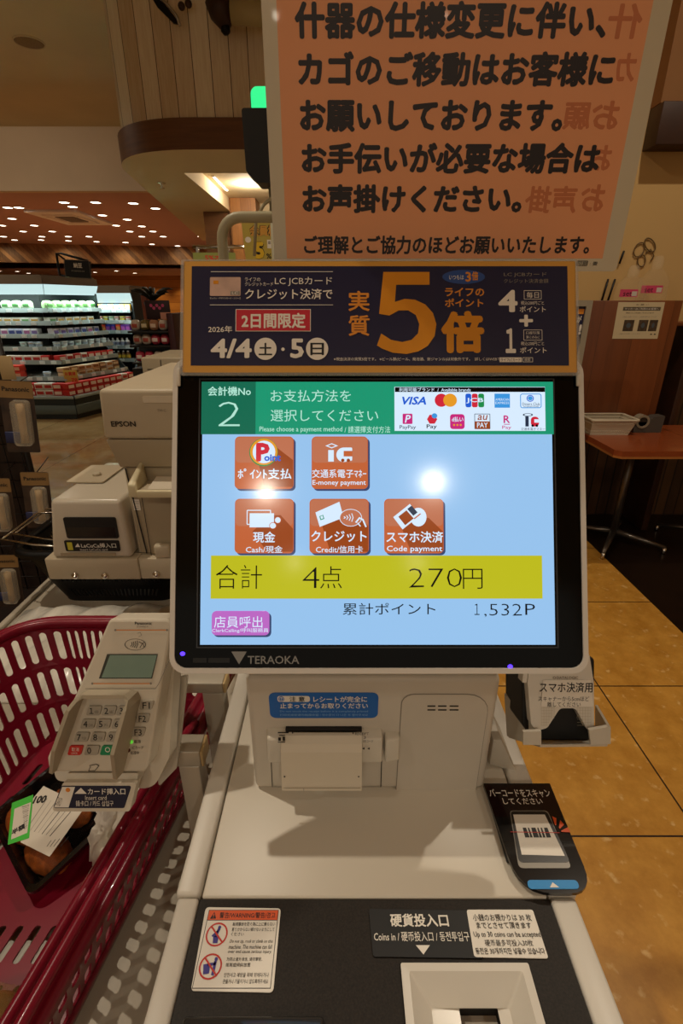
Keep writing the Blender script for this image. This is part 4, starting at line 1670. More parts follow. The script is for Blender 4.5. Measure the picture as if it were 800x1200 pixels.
# lower card symbol
s.line([(105, 906 - 9), (113, 895.5), (116, 897), (111, 903.5), (104, 903.5), (106, 898)], .0006, M_ink, 3)
# leds
s.disc(151.5, 867, 156, 871.5, mat('led_green', '6cd83c', emit=.7), 3)
s.disc(148, 876.5, 153, 881.5, mat('led_brown', '5a2a18', .4), 3)
s.text('電源', 157, 867, 165, 871, M_ink, .0, 3)
s.text('ICカード', 155, 874, 168, 878, M_ink, .0, 3)
s.text('処理中', 153, 880, 163, 884, M_ink, .0, 3)
s.build('terminal_body', term)
# display window
s = Sheet(FT, lift=.0006)
s.quad([(125.5, 766.4), (185, 766.4), (178, 795.2), (115.8, 795.2)], mat('lcd_rim', '3a3c34', .4), 1)
s.quad([(129, 767.6), (184, 767.6), (177.2, 794), (119, 794)], mat('lcd_green', '7c9484', .15, noise=.08, nscale=40, coat=.3), 2)
s.build('display_window', term)
# keypad hood
b = B(FT)
u = lambda x, y: Vector(Sheet(FT).uv(x, y))


def wall(pts, hs, th):
    P = [u(*p) for p in pts]
    N = len(P)
    vs, fs = [], []
    for i in range(N):
        d = (P[min(i + 1, N - 1)] - P[max(i - 1, 0)]).normalized()
        nn = Vector((-d.y, d.x)) * th / 2
        for (q, z) in ((P[i] - nn, -.002), (P[i] - nn * .8, hs[i]), (P[i] + nn * .8, hs[i]), (P[i] + nn, -.002)):
            vs.append((q.x, q.y, z))
    for i in range(N - 1):
        for k in range(4):
            a, c = i * 4 + k, i * 4 + (k + 1) % 4
            fs.append((a, a + 4, c + 4, c))
    fs += [(0, 1, 2, 3), tuple(reversed(range((N - 1) * 4, N * 4)))]
    b.faces(vs, fs, M_term2)


wall([(64, 902), (78, 866), (94, 821), (99, 813), (105, 810), (153, 810), (160, 812), (162.5, 817), (153, 860), (142, 904)],
     [.007, .023, .023, .017, .014, .014, .022, .034, .040, .014], .0045)
b.build('keypad_hood', term)
# keys
KEYS = []
for r, (xs, y) in enumerate((((110, 127.5, 145), 833), ((103, 121, 139.5), 848.5), ((95.5, 114.5, 133), 864), ((88, 107.5, 126), 879.5))):
    for k, x in enumerate(xs):
        KEYS.append((x, y, (('1', '2', '3'), ('4', '5', '6'), ('7', '8', '9'), ('取消', '0', '確認'))[r][k], 15.5, 11))
for (x, y, tx) in ((171.5, 826.5, 'F1'), (167, 842, 'F2'), (162, 858, 'F3')):
    KEYS.append((x, y, tx, 14.5, 10.5))
for (x, y, tx, w, h) in KEYS:
    s = Sheet(FT, lift=.0022)
    km = M_red if tx == '取消' else (mat('key_green', '1c8a58', .4) if tx == '確認' else M_key)
    sl = 1.5
    Q = [(x - w / 2 + sl, y - h / 2), (x + w / 2 + sl, y - h / 2), (x + w / 2 - sl, y + h / 2), (x - w / 2 - sl, y + h / 2)]
    s.slabq(Q, .0022, km, .0016, bev=.0007)
    if len(tx) == 1:
        s.text('１' if tx == '1' else tx, x - 5.5, y - 3.6, x - .5, y + 3.8, M_ink, .01, 1, keep=True)
        if tx != '0':
            s.text({'1': '@', '2': 'ABC', '3': 'DEF', '4': 'GHI', '5': 'JKL', '6': 'MNO', '7': 'PQR', '8': 'TUV', '9': 'WXY'}[tx], x + .6, y - .5, x + 5.5, y + 3, M_keyedge, 0, 1)
    elif tx[0] == 'F':
        s.text(tx, x - 4.5, y - 3.4, x + 4, y + 4, M_ink, .006, 1)
    elif tx == '取消':
        s.text(tx, x - 4, y - 3.5, x + 4.5, y + 1, M_white, 0, 1)
        s.text('CANCEL', x - 4.5, y + 2, x + 3, y + 4, M_white, 0, 1)
    else:
        s.disc(x - 3, y - 4, x + 3, y + 2, M_white, 1, hole=.7)
    o = s.build('key', term)
    if tx == '取消':
        o['label'] = 'red cancel key'
    elif tx == '確認':
        o['label'] = 'green enter key'
    elif tx[0] == 'F':
        o['label'] = 'function key lettered ' + tx
    else:
        o['label'] = 'grey number key ' + tx
# card slot with its sticker
s = Sheet(FT, lift=-.001)
s.slabq([(79, 906), (162, 906), (159, 922), (73, 922)], .02, M_term, .002, bev=.001)
s.lift = .005
s.slabq([(74, 917), (160, 917), (152, 951), (60, 951)], .012, M_term, [.003, .003, .004, .004], bev=.001)
sl = s.build('card_slot', term)
s = Sheet(FT, lift=.0054)
s.slabq([(72, 921), (154, 921), (145.5, 947), (62, 947)], .0003, M_navy, .002)
s.quad([(73, 922), (88, 922), (80.5, 946), (63.5, 946)], M_white, 2)
s.disc(77, 923, 82.5, 928, M_ora, 3)
s.text('CARD', 66, 934, 72.5, 944, M_grey, .0, 3, rot=-.35)
s.quad([(95, 923), (102, 930), (87.5, 930)], M_white, 3)
s.text('カード挿入口', 103, 923.5, 147, 931, M_white, .016, 3)
s.text('Insert card', 100, 932, 125, 937.2, M_white, .0, 3)
s.text('插卡口 / 카드 삽입구', 89, 938, 133, 944.5, M_white, .006, 3)
o = s.build('slot_sticker', sl)
o['label'] = 'navy card slot sticker with a white arrow'

# ================================================================== RED SHOPPING BASKET
M_bred_ = mat('basket_red', '7c0e26', .28, noise=.05, nscale=20, coat=.15)
RZ_ = 0.86
top = [(-.700, .10), (-.290, .10), (-.178, .757), (-.598, .757)]
bot = [(-.655, .15), (-.335, .15), (-.240, .705), (-.550, .705)]
rim = round_poly(top, [.07, .07, .09, .10], 8)
flo = round_poly(bot, [.06, .06, .08, .09], 8)
bk = thing('shopping_basket', 'dark red plastic shopping basket with slotted walls under the card terminal', 'basket', (-.43, .43, PZ))
b = B()
loop = [(p[0], p[1], RZ_) for p in rim]
prof = [(-.006, -.004), (-.006, .004), (-.003, .0065), (.001, .0065), (.004, .003), (.006, -.003), (.010, -.0035), (.014, .000), (.022, .000),
        (.0255, -.002), (.0265, -.014), (.024, -.014), (.023, -.004), (.012, -.006), (.004, -.009), (.0, -.012), (-.004, -.010)]
b.sweep(loop, prof, M_bred_)
b.build('rim', bk)


def side(p0, p1, q0, q1, nx, ny, name='wall', hh=.74, hw=.5, r=.006):
    """straight wall between the rim corners p and floor corners q"""
    p0, p1, q0, q1 = Vector((*p0, RZ_ - .008)), Vector((*p1, RZ_ - .008)), Vector((*q0, PZ + .022)), Vector((*q1, PZ + .022))
    nn = (p1 - p0).cross(q0 - p0).normalized()

    def fn(u, v, o):
        a = q0.lerp(q1, u)
        c = p0.lerp(p1, u)
        return a.lerp(c, v) - nn * o
    bb = B()
    bb.holes(fn, nx, ny, hw, hh, r, M_bred_, .0028, wu=(p1 - p0).length, wv=(p0 - q0).length)
    # horizontal stiffening ribs between the rows of slots
    return bb


def edge_pts(k, poly_top, poly_bot, f0, f1):
    a, c = Vector(poly_top[k]), Vector(poly_top[(k + 1) % 4])
    d, e = Vector(poly_bot[k]), Vector(poly_bot[(k + 1) % 4])
    return a.lerp(c, f0), a.lerp(c, f1), d.lerp(e, f0), d.lerp(e, f1)


def L_of(k):
    return (Vector(top[(k + 1) % 4]) - Vector(top[k])).length


rt, rb = [.07, .07, .09, .10], [.06, .06, .08, .09]
W = B()
for k, (nx, ny) in enumerate(((14, 3), (21, 4), (15, 3), (24, 3))):
    Lk = L_of(k)
    Lb = (Vector(bot[(k + 1) % 4]) - Vector(bot[k])).length
    A, C = Vector(top[k]), Vector(top[(k + 1) % 4])
    D_, E_ = Vector(bot[k]), Vector(bot[(k + 1) % 4])
    p0, p1 = rim[k * 9 + 8], rim[((k + 1) % 4) * 9]
    q0, q1 = flo[k * 9 + 8], flo[((k + 1) % 4) * 9]
    bb = side(p0, p1, q0, q1, nx, ny, hh=.78 if k != 1 else .62, hw=.5 if k != 1 else .62)
    bb.build('wall', bk)
# rounded corners, slotted too
nseg = 9
for k in range(4):
    ptop = rim[k * nseg:(k + 1) * nseg]
    pbot = flo[k * nseg:(k + 1) * nseg]
    PT3 = [Vector((*p, RZ_ - .008)) for p in ptop]
    PB3 = [Vector((*p, PZ + .022)) for p in pbot]
    cen = sum(PT3, Vector()) / nseg
    inn = Vector((-.43, .43, cen.z)) - cen
    inn.z = 0
    inn.normalize()

    def fn(u, v, o, PT3=PT3, PB3=PB3, inn=inn):
        x = u * (nseg - 1)
        i = min(int(x), nseg - 2)
        f = x - i
        return PB3[i].lerp(PB3[i + 1], f).lerp(PT3[i].lerp(PT3[i + 1], f), v) - inn * o
    bb = B()
    bb.holes(fn, 6, 3, .5, .78, .006, M_bred_, .0028, wu=.13, wv=.22)
    bb.build('corner_wall', bk)
# floor with rows of long slots
b = B()
bp = [Vector(p) for p in bot]


def ffn(u, v, o):
    a = bp[0].lerp(bp[1], u)
    c = bp[3].lerp(bp[2], u)
    q = a.lerp(c, v)
    return Vector((q.x, q.y, PZ + .024 + o))


b.holes(ffn, 14, 9, .42, .66, .004, M_bred_, .003, skip=lambda i, j: i in (0, 13) or j in (0, 8) or (4 <= j <= 5 and 4 <= i <= 11), wu=.33, wv=.55)
b.sweep([(p[0], p[1], PZ + .022) for p in flo], [(-.004, .001), (.002, .004), (.003, -.006), (-.002, -.0215), (-.005, -.0215)], M_bred_)
b.build('floor', bk)
# carrying handle folded down on the right rim
b = B()
hA, hB = Vector((-.262, .16, RZ_ + .010)), Vector((-.206, .50, RZ_ + .010))
hd = (hB - hA).normalized()
path = [hA - hd * .02 + Vector((0, 0, -.008)), hA] + [hA.lerp(hB, k / 6) + Vector((0, 0, .002)) for k in range(1, 6)] + [hB, hB + hd * .02 + Vector((0, 0, -.008))]
b.tube(path, .0055, M_bred_, 10)
b.build('handle', bk)

# ---- goods in the red basket
M_tray = mat('food_tray_black', '0d0b0a', .15, coat=.4)
M_clear = mat('clear_lid', '202020', .04, alpha=.07, spec=1.0)
M_fry = mat('fried_coating', '9a4e12', .6, noise=.45, nscale=90, bump=.6)
M_lblw = mat('label_white', 'cfc6b6', .45)
M_lblg = mat('label_green', '42b83c', .4)
fc = Vector((-.448, .505, .665))
ax = (onz(130, 950, .68) - onz(70, 895, .68))
ay = (onz(70, 895, .68) - onz(0, 945, .68))
ax.z = 0
ay.z = 0
# long axis from the near right corner to the far left one
P1, P2_, P3, P4 = onz(78, 887, .69), onz(-3, 948, .69), onz(37, 1056, .69), onz(138, 948, .69)
cx_ = (P1 + P2_ + P3 + P4) / 4
yv = ((P1 + P4) / 2 - (P2_ + P3) / 2)
xv = ((P4 + P3) / 2 - (P1 + P2_) / 2)
FF = frame((cx_.x, cx_.y, PZ + .041), (xv.x, xv.y, -.004), (yv.x, yv.y, .03))
wx, wy = xv.length, yv.length
fd = thing('croquette_pack', 'black food tray of fried croquettes with a green half price label', 'food pack', (cx_.x, cx_.y, PZ + .03))
b = B(FF)
o = rrect(-wx / 2, -wy / 2, wx / 2, wy / 2, .014, 5)
i_ = rrect(-wx / 2 + .007, -wy / 2 + .007, wx / 2 - .007, wy / 2 - .007, .012, 5)
i2 = rrect(-wx / 2 + .014, -wy / 2 + .014, wx / 2 - .014, wy / 2 - .014, .01, 5)
n = len(o)
vs = [(p[0], p[1], .026) for p in o] + [(p[0], p[1], .027) for p in i_] + [(p[0], p[1], .004) for p in i2] + [(p[0], p[1], .0) for p in i2] + [(p[0], p[1], .020) for p in o]
fs = []
for (k, m_) in ((0, 1), (1, 2), (3, 4), (4, 0)):
    fs += [(k * n + i, k * n + (i + 1) % n, m_ * n + (i + 1) % n, m_ * n + i) for i in range(n)]
fs += [tuple(2 * n + i for i in range(n)), tuple(reversed([3 * n + i for i in range(n)]))]
b.faces(vs, fs, M_tray)
b.build('tray', fd)
for (fx, fy) in ((-.22, -.24), (.22, -.2), (0, .22)):
    b = B(FF @ T(wx * fx, wy * fy, .004) @ RZ(random.random()))
    t = bmesh.new()
    bmesh.ops.create_icosphere(t, subdivisions=4, radius=1)
    for v in t.verts:
        v.co = Vector((v.co.x * wx * .25, v.co.y * wy * .2, max(v.co.z, -.2) * .022 + .005)) * (1 + random.uniform(-.03, .03))
    b._add(t, M_fry, None, True)
    b.build('croquette', fd)
b = B(FF)
lid = rrect(-wx / 2 + .004, -wy / 2 + .004, wx / 2 - .004, wy / 2 - .004, .014, 5)
lid2 = rrect(-wx / 2 + .016, -wy / 2 + .016, wx / 2 - .016, wy / 2 - .016, .016, 5)
b.faces([(p[0], p[1], .0275) for p in lid] + [(p[0], p[1], .042) for p in lid2],
        [(i, (i + 1) % n, n + (i + 1) % n, n + i) for i in range(n)] + [tuple(n + i for i in range(n))], M_clear, smooth=False)
b.build('clear_lid', fd)
FL = FF @ T(0, 0, .0425)
s = Sheet(FL)
s.slabq([(51, 921), (100, 945), (58, 1004), (24, 987), (34, 941)], .0004, M_lblw, .001)
RL = -.95
s.text('100', 33, 926, 61, 948, M_ink, .05, 2, rot=.72, keep=True)
for k in range(7):
    x0, y0 = 47 + k * 4.6, 946 + k * 1.8
    s.line([(x0 + 8, y0 - 10 + k * .8), (x0 - 16, y0 + 26 - k * .5)], .0006 if k % 2 else .0012, M_grey if k < 4 else M_ink, 2)
for k in range(5):
    s.line([(60 + k * 5, 985 - k * 1), (55 + k * 4, 992)], .0009, M_ink, 2)
o = s.build('price_label', fd)
o['label'] = 'white price label printed 100'
s = Sheet(FL, lift=.0006)
s.slabq([(14, 941), (39, 931), (34, 982), (9, 990)], .0004, M_lblg, .001)
s.quad([(17, 948), (36.5, 940), (32, 976), (13, 984)], M_lblw, 2)
s.text('半額', 10, 962, 33, 982, M_ink, .05, 3, rot=1.25, keep=True)
for k in range(14):
    s.line([(26 + k * .2 + (k % 3) * .1, 946 + k * 2), (34 - k * .2, 943.5 + k * 2)], .0005 + .0004 * (k % 3 == 0), M_ink, 3)
o = s.build('discount_label', fd)
o['label'] = 'green half price label with a barcode'

# white crumpled paper wrap beside the pack
b = B()
gx, gy = 15, 13
vs, fs = [], []
corners = [onz(116, 936, .73), onz(170, 915, .74), onz(158, 985, .70), onz(104, 1010, .675)]
rnd = random.Random(3)
for j in range(gy + 1):
    for i in range(gx + 1):
        u_, v_ = i / gx, j / gy
        p = corners[0].lerp(corners[1], u_).lerp(corners[3].lerp(corners[2], u_), v_)
        p = p + Vector((rnd.uniform(-.003, .003), rnd.uniform(-.003, .003), rnd.uniform(-.004, .004) + .013 * math.sin(u_ * 9 + v_ * 3) + .008 * math.cos(v_ * 8 - u_ * 4)))
        vs.append(p)
vs += [Vector((v.x + .004, v.y - .002, v.z - .006)) for v in vs]
m0 = (gx + 1) * (gy + 1)
for j in range(gy):
    for i in range(gx):
        a = j * (gx + 1) + i
        fs += [(a, a + 1, a + gx + 2, a + gx + 1), (m0 + a + gx + 1, m0 + a + gx + 2, m0 + a + 1, m0 + a)]
b.faces(vs, fs, mat('wrap_paper', 'cfc8ba', .6), smooth=True)
o = b.build('paper_wrap', None, (-.35, .5, PZ + .03))
tag(o, 'crumpled white paper wrap in the red basket beside the croquette pack', 'paper')

# amber pack of bread at the bottom corner of the basket
M_bread = mat('bread_amber', '7a4a1a', .35, noise=.5, nscale=35, coat=.5)
M_pack = mat('pack_film', 'd8b070', .06, alpha=.22, spec=.9)
tk = thing('bread_pack', 'clear bag of brown bread rolls in the near corner of the red basket', 'food pack', (-.40, .27, PZ + .03))
for i, (x, y) in enumerate(((-.44, .275), (-.385, .285), (-.425, .225), (-.365, .235))):
    b = B(T(x, y, PZ + .028))
    t = bmesh.new()
    bmesh.ops.create_icosphere(t, subdivisions=4, radius=1)
    for v in t.verts:
        v.co = Vector((v.co.x * .027, v.co.y * .027, max(v.co.z, -.3) * .028 + .010))
    b._add(t, M_bread, None, True)
    b.build('roll', tk)
b = B(T(-.405, .255, PZ + .028))
t = bmesh.new()
bmesh.ops.create_icosphere(t, subdivisions=4, radius=1)
for v in t.verts:
    k = 1 + .06 * math.sin(v.co.x * 17) * math.cos(v.co.y * 14)
    v.co = Vector((max(-1, min(1, v.co.x * 1.3)) * .066 * k, max(-1, min(1, v.co.y * 1.3)) * .056 * k, max(v.co.z, -.05) * .052 * k + .004))
b._add(t, M_pack, None, True)
b.build('film_bag', tk)

# ================================================================== MACHINES LEFT OF THE KIOSK
M_mach = mat('machine_beige', 'bcae94', .45, noise=.02, nscale=30)
M_mach2 = mat('machine_beige_dark', 'a4957a', .5)
BZ0, BZ1 = .866, .915
bd = thing('machine_shelf', 'beige metal shelf with round bolts under the receipt printer', 'shelf', (-.40, 1.1, PZ))
b = B()
b.box((-.612, .90, BZ0), (-.42, 1.40, BZ1), M_mach, .003)
b.box((-.4195, .902, BZ0), (-.16, 1.40, BZ1), M_mach, .003)
b.build('shelf_board', bd)
for (x, y) in ((88, 674.5), (123, 674.5), (183, 673)):
    p = ony(x, y, .899)
    bb = B(Matrix.Translation(p) @ RX(PI / 2))
    bb.lathe([(.0075, -.002), (.0075, .002), (.005, .005), (.0, .006)], M_chrome, 14)
    bb.build('bolt', bd)
for (x, y) in ((-.60, 1.385), (-.175, 1.385)):
    B().box((x - .012, y - .012, PZ), (x + .012, y + .012, BZ0 - .0005), M_mach2, .002).build('leg', bd)

# card slot box
lc = thing('card_slot_box', 'white box with a black window and card slot on the machine shelf', 'card reader', (-.51, 1.0, BZ1))
p00, p10, p11, p01 = (-.597, .9025), (-.4305, .9025), (-.432, 1.16), (-.585, 1.16)
b = B()
b.hexa([(p00[0], p00[1], BZ1 + .0005), (p10[0], p10[1], BZ1 + .0005), (p11[0], p11[1], BZ1 + .0005), (p01[0], p01[1], BZ1 + .0005),
        (p00[0] + .022, p00[1] + .004, BZ1 + .128), (p10[0] - .004, p10[1] + .004, BZ1 + .128), (p11[0], p11[1], BZ1 + .128), (p01[0] + .01, p01[1], BZ1 + .128)], mat('machine_white', 'cbc1ae', .3, coat=.2), .010, 4)
b.build('housing', lc)
FLc = frame((-.51, .9022, .97), (1, 0, 0), (0, .03, 1))
s = Sheet(FLc, lift=.0012)
s.slab(76, 606.5, 137, 631, .003, M_blk, r=.004)
s.rect(78, 618, 135, 629, mat('window_dark', '1c1a18', .2), 1)
s.build('window', lc)
s = Sheet(FLc, lift=.0012)
s.slab(76, 633.5, 140, 646, .002, M_blk, r=.003)
s.rect(79, 635.5, 85, 644.5, mat('label_yellow', 'c8c03a', .4), 1)
s.quad([(91, 636.5), (94, 641), (88, 641)], M_white, 2)
s.text('LaCuCa挿入口', 95, 636.5, 136, 642, M_white, .012, 2)
s.text('Insert LaCuCa card', 94, 642.8, 126, 645.2, M_white, 0, 2)
o = s.build('slot_label', lc)
o['label'] = 'black card slot label with white lettering'
s = Sheet(FLc, lift=.001)
s.slab(71, 648, 135, 651.5, .002, M_mach2)
s.build('card_slit', lc)
b = B(T(-.56, 1.05, BZ1 + .1295))
b.prism(rrect(-.03, -.05, .05, .07, .006), 0, .003, M_mach)
b.build('lid', lc)
b = B(T(-.543, 1.045, BZ1 + .1328))
b.lathe([(.009, 0), (.009, .004), (.007, .006)], M_mach, 14)
b.build('knob', lc)

# label printer
ep = thing('receipt_printer', 'tall beige receipt printer with output tray left of the screen', 'printer', (-.29, 1.05, BZ1))
X0, X1 = -.436, -.165
b = B()
b.hexa([(X0 - .008, .905, 1.165), (X1, .905, 1.165), (X1, 1.30, 1.165), (X0 - .008, 1.30, 1.165),
        (X0, .90, 1.258), (X1, .90, 1.258), (X1, 1.30, 1.262), (X0, 1.30, 1.262)], M_mach, .008, 3)
b.build('top_cover', ep)
b = B()
b.hexa([(X0 + .009, .912, 1.108), (X1, .912, 1.108), (X1, 1.28, 1.108), (X0 + .009, 1.28, 1.108),
        (X0 - .007, .908, 1.1635), (X1, .908, 1.1635), (X1, 1.28, 1.1635), (X0 - .007, 1.28, 1.1635)], M_mach2, .003)
b.build('upper_body', ep)
b = B()
b.box((X0 + .018, .918, BZ1 + .0005), (X1, 1.27, 1.107), M_mach2, .004)
b.box((X0 + .010, .925, BZ1 + .0005), (X0 + .0175, 1.26, 1.105), M_mach, .003)
b.build('lower_body', ep)
FE = frame((-.3, .9, 1.2), (1, 0, 0), (0, 0, 1))
s = Sheet(FE, lift=.0002)
s.slab(167, 464, 212, 472, .002, mat('cover_light', 'd8ccb4', .3), r=.003)
s.build('cover_grip', ep)
s = Sheet(frame((-.3, .9025, 1.2), (1, 0, 0), (0, -.04, 1)), lift=.0006)
s.text('EPSON', 130, 493.5, 159, 500, mat('epson_ink', '2a241c', .5), .03, 2)
s.text('TM-C', 184, 479.5, 194.5, 482.5, M_grey, 0, 2)
s.build('maker_name', ep)
s = Sheet(frame((-.3, .9165, 1.0), (1, 0, 0), (0, 0, 1)), lift=.001)
s.line([(147, 549), (172, 648)], .0028, M_gap, 1)
s.line([(166, 583), (178, 655)], .0012, M_gap, 1)
s.line([(156, 647), (178, 648)], .001, M_gap, 1)
s.rect(156, 585, 164, 598, M_white, 1)
for k in range(4):
    s.line([(158, 588 + k * 2.5), (162.5, 588 + k * 2.5)], .0006, M_ink, 2)
s.build('front_panel', ep)
tz = 1.085
b = B()
b.box((-.378, .858, tz - .014), (X1, .917, tz - .004), M_mach, .003)
b.hexa([(-.392, .850, tz - .016), (-.374, .850, tz - .016), (-.378, .917, tz - .012), (-.39, .917, tz - .012),
        (-.392, .852, tz + .010), (-.378, .852, tz + .008), (-.381, .915, tz + .034), (-.389, .915, tz + .034)], mat('tray_cream', 'd0c4a0', .4), .003)
b.box((-.376, .849, tz - .016), (X1, .8575, tz - .002), mat('tray_cream', 'd0c4a0', .4), .002)
b.build('output_tray', ep)
b = B()
b.faces([(-.36, .862, tz - .0035), (-.20, .862, tz - .0035), (-.2, .914, tz + .004), (-.36, .914, tz + .004)], [(0, 1, 2, 3)], mat('thermal_paper', 'd8cdb8'))
b.build('paper_strip', ep)
b = B()
b.box((X0 + .052, .900, BZ1 + .0005), (X0 + .085, .9175, BZ1 + .030), M_mach, .005)
b.build('clip', ep)

# the second printer behind
sp = thing('second_printer', 'grey machine with side vents standing behind the receipt printer', 'printer', (-.72, 2.1, 1.0))
q0, q1 = ony(169, 450, 2.0), ony(206, 419, 2.0)
b = B()
b.box((q0.x, 2.0, .80), (q1.x + .12, 2.35, q1.z), mat('machine_greybeige', '9a8c72', .5), .006)
b.build('housing', sp)
s = Sheet(frame((q0.x, 2.0, 1.1), (1, 0, 0), (0, 0, 1)), lift=.0006)
for k in range(5):
    s.line([(173, 433 + k * 3.2), (184, 433 + k * 3.2)], .004, M_gap, 1)
s.line([(188, 422), (190, 450)], .003, M_gap, 1)
s.build('vent', sp)
B().box((q0.x, 2.05, 0), (q1.x + .12, 2.33, .80), M_mach2, .004).build('stand', sp)

# roll of clear bags lying behind the red basket
M_bag = mat('clear_bag_stack', 'f4eee0', .22, noise=.2, nscale=9, coat=.8, bump=.6, stretch=(4, 1.5, 1))
b = B()
gx, gy = 24, 10
vs, fs = [], []
A_, B__, C__, D__ = Vector((-.862, .80, PZ)), Vector((-.30, .80, PZ)), Vector((-.36, 1.165, PZ)), Vector((-.862, 1.14, PZ))
for j in range(gy + 1):
    for i in range(gx + 1):
        u_, v_ = i / gx, j / gy
        p = A_.lerp(B__, u_).lerp(D__.lerp(C__, u_), v_)
        e = min(1, 6 * min(u_, 1 - u_, v_ + .02, 1 - v_ + .02))
        p = p + Vector((0, 0, .002 + e * (.042 + .008 * math.sin(u_ * 34 - v_ * 9) + .004 * math.sin(v_ * 12 + u_ * 15))))
        vs.append(p)
n0 = len(vs)
for j in range(gy):
    for i in range(gx):
        a = j * (gx + 1) + i
        fs.append((a, a + 1, a + gx + 2, a + gx + 1))
loopi = [i for i in range(gx + 1)] + [j * (gx + 1) + gx for j in range(1, gy + 1)] + [gy * (gx + 1) + i for i in range(gx - 1, -1, -1)] + [j * (gx + 1) for j in range(gy - 1, 0, -1)]
for i in loopi:
    vs.append(Vector((vs[i].x, vs[i].y, PZ + .0005)))
K = len(loopi)
for k in range(K):
    fs.append((loopi[k], n0 + k, n0 + (k + 1) % K, loopi[(k + 1) % K]))
fs.append(tuple(n0 + k for k in reversed(range(K))))
b.faces(vs, fs, M_bag, smooth=True)
o = b.build('bag_stack', None, (-.65, .95, PZ))
tag(o, 'flat stack of clear plastic bags lying behind the red basket', 'plastic bags')

# black shopping basket with wire handles
M_bb = mat('basket_black', '060505', .45, spec=.3)
kb = thing('black_basket', 'black plastic shopping basket with wire handles under the machine shelf', 'basket', (-.62, 1.3, PZ))
btop = [(-.86, 1.15), (-.40, 1.15), (-.40, 1.52), (-.86, 1.52)]
bbot = [(-.79, 1.19), (-.47, 1.19), (-.47, 1.47), (-.79, 1.47)]
ZB1 = .80
rl = round_poly(btop, .06, 6)
bl_ = round_poly(bbot, .05, 6)
b = B()
b.sweep([(p[0], p[1], ZB1) for p in rl], [(-.004, -.004), (-.004, .004), (.016, .004), (.018, -.012), (.014, -.012), (.012, -.003), (0, -.012)], M_bb)
b.build('rim', kb)
m7 = 7
for k in range(4):
    a, c = rl[k * m7 + m7 - 1], rl[((k + 1) % 4) * m7]
    d, e = bl_[k * m7 + m7 - 1], bl_[((k + 1) % 4) * m7]
    side_p = [Vector((*q, ZB1 - .006)) for q in (a, c)] + [Vector((*q, PZ + .004)) for q in (d, e)]
    nn = (side_p[1] - side_p[0]).cross(side_p[2] - side_p[0]).normalized()

    def fn(u, v, o, P=side_p, nn=nn):
        return P[2].lerp(P[3], u).lerp(P[0].lerp(P[1], u), v) - nn * o
    bb = B()
    bb.holes(fn, 22, 3, .45, .5, .003, M_bb, .003, wu=.4, wv=.18)
    bb.build('wall', kb)
    bb = B()
    pt = [Vector((*q, ZB1 - .006)) for q in rl[k * m7:(k + 1) * m7]]
    pb_ = [Vector((*q, PZ + .004)) for q in bl_[k * m7:(k + 1) * m7]]
    bb.faces(pb_ + pt, [(i, i + 1, m7 + i + 1, m7 + i) for i in range(m7 - 1)], M_bb, smooth=True)
    bb.build('corner_wall', kb)
b = B()
b.prism(bl_, PZ + .0005, PZ + .006, M_bb)
b.build('floor', kb)
for (dy, zz) in ((0, .012), (.05, .004)):
    bb = B()
    bb.tube([(-.52, 1.14 + dy * .3, ZB1 + .006), (-.80, 1.15 + dy, ZB1 + zz + .01), (-.90, 1.18 + dy, ZB1 + zz + .012), (-.895, 1.34 + dy, ZB1 + zz + .018), (-.80, 1.40 + dy, ZB1 + zz), (-.52, 1.5, ZB1 + .006)], .003, M_chrome, 8)
    bb.build('wire_handle', kb)

# ------------------------------------------------------------------ wire rack with hanging packs
M_wire = mat('rack_wire', '1a120c', .4, .3)
rk = thing('wire_rack', 'dark wire grid display rack at the left edge', 'rack', (-1.5, 1.78, 0))
b = B()
for i in range(15):
    x = -1.19 - i * .06
    b.tube([(x, 1.78, .05), (x, 1.78, 1.36)], .0028, M_wire, 6)
for j in range(19):
    z = .08 + j * .07
    b.tube([(-2.05, 1.777, z), (-1.175, 1.777, z)], .0028, M_wire, 6)
b.build('grid', rk)
for x in (-1.17, -2.06):
    B().tube([(x, 1.78, 0), (x, 1.78, 1.40)], .011, M_wire, 10).build('post', rk)
B().box((-2.06, 1.25, .0), (-1.0, 1.99, .30), mat('rack_foot', '1c120c', .5), .01).build('base', rk)
b = B()
b.box((-2.04, 1.80, .05), (-1.19, 1.82, 1.34), mat('rack_back', '2a1a10', .6))
b.build('back_panel', rk)
b = B()
b.box((-2.0, 1.62, 1.385), (-1.2, 1.8, 1.40), M_wire, .004)
b.build('top_shelf', rk)
M_hdr = mat('pack_header', '8c6c40', .5, noise=.1, nscale=30)
M_pk = mat('pack_dark', '3c2c22', .4, noise=.5, nscale=25)
M_blister = mat('blister_clear', 'e8dcc4', .06, alpha=.22, spec=.8)
M_item = mat('pack_item', 'a88c64', .35)
M_hblue = mat('pack_blue', '1c2450', .4)


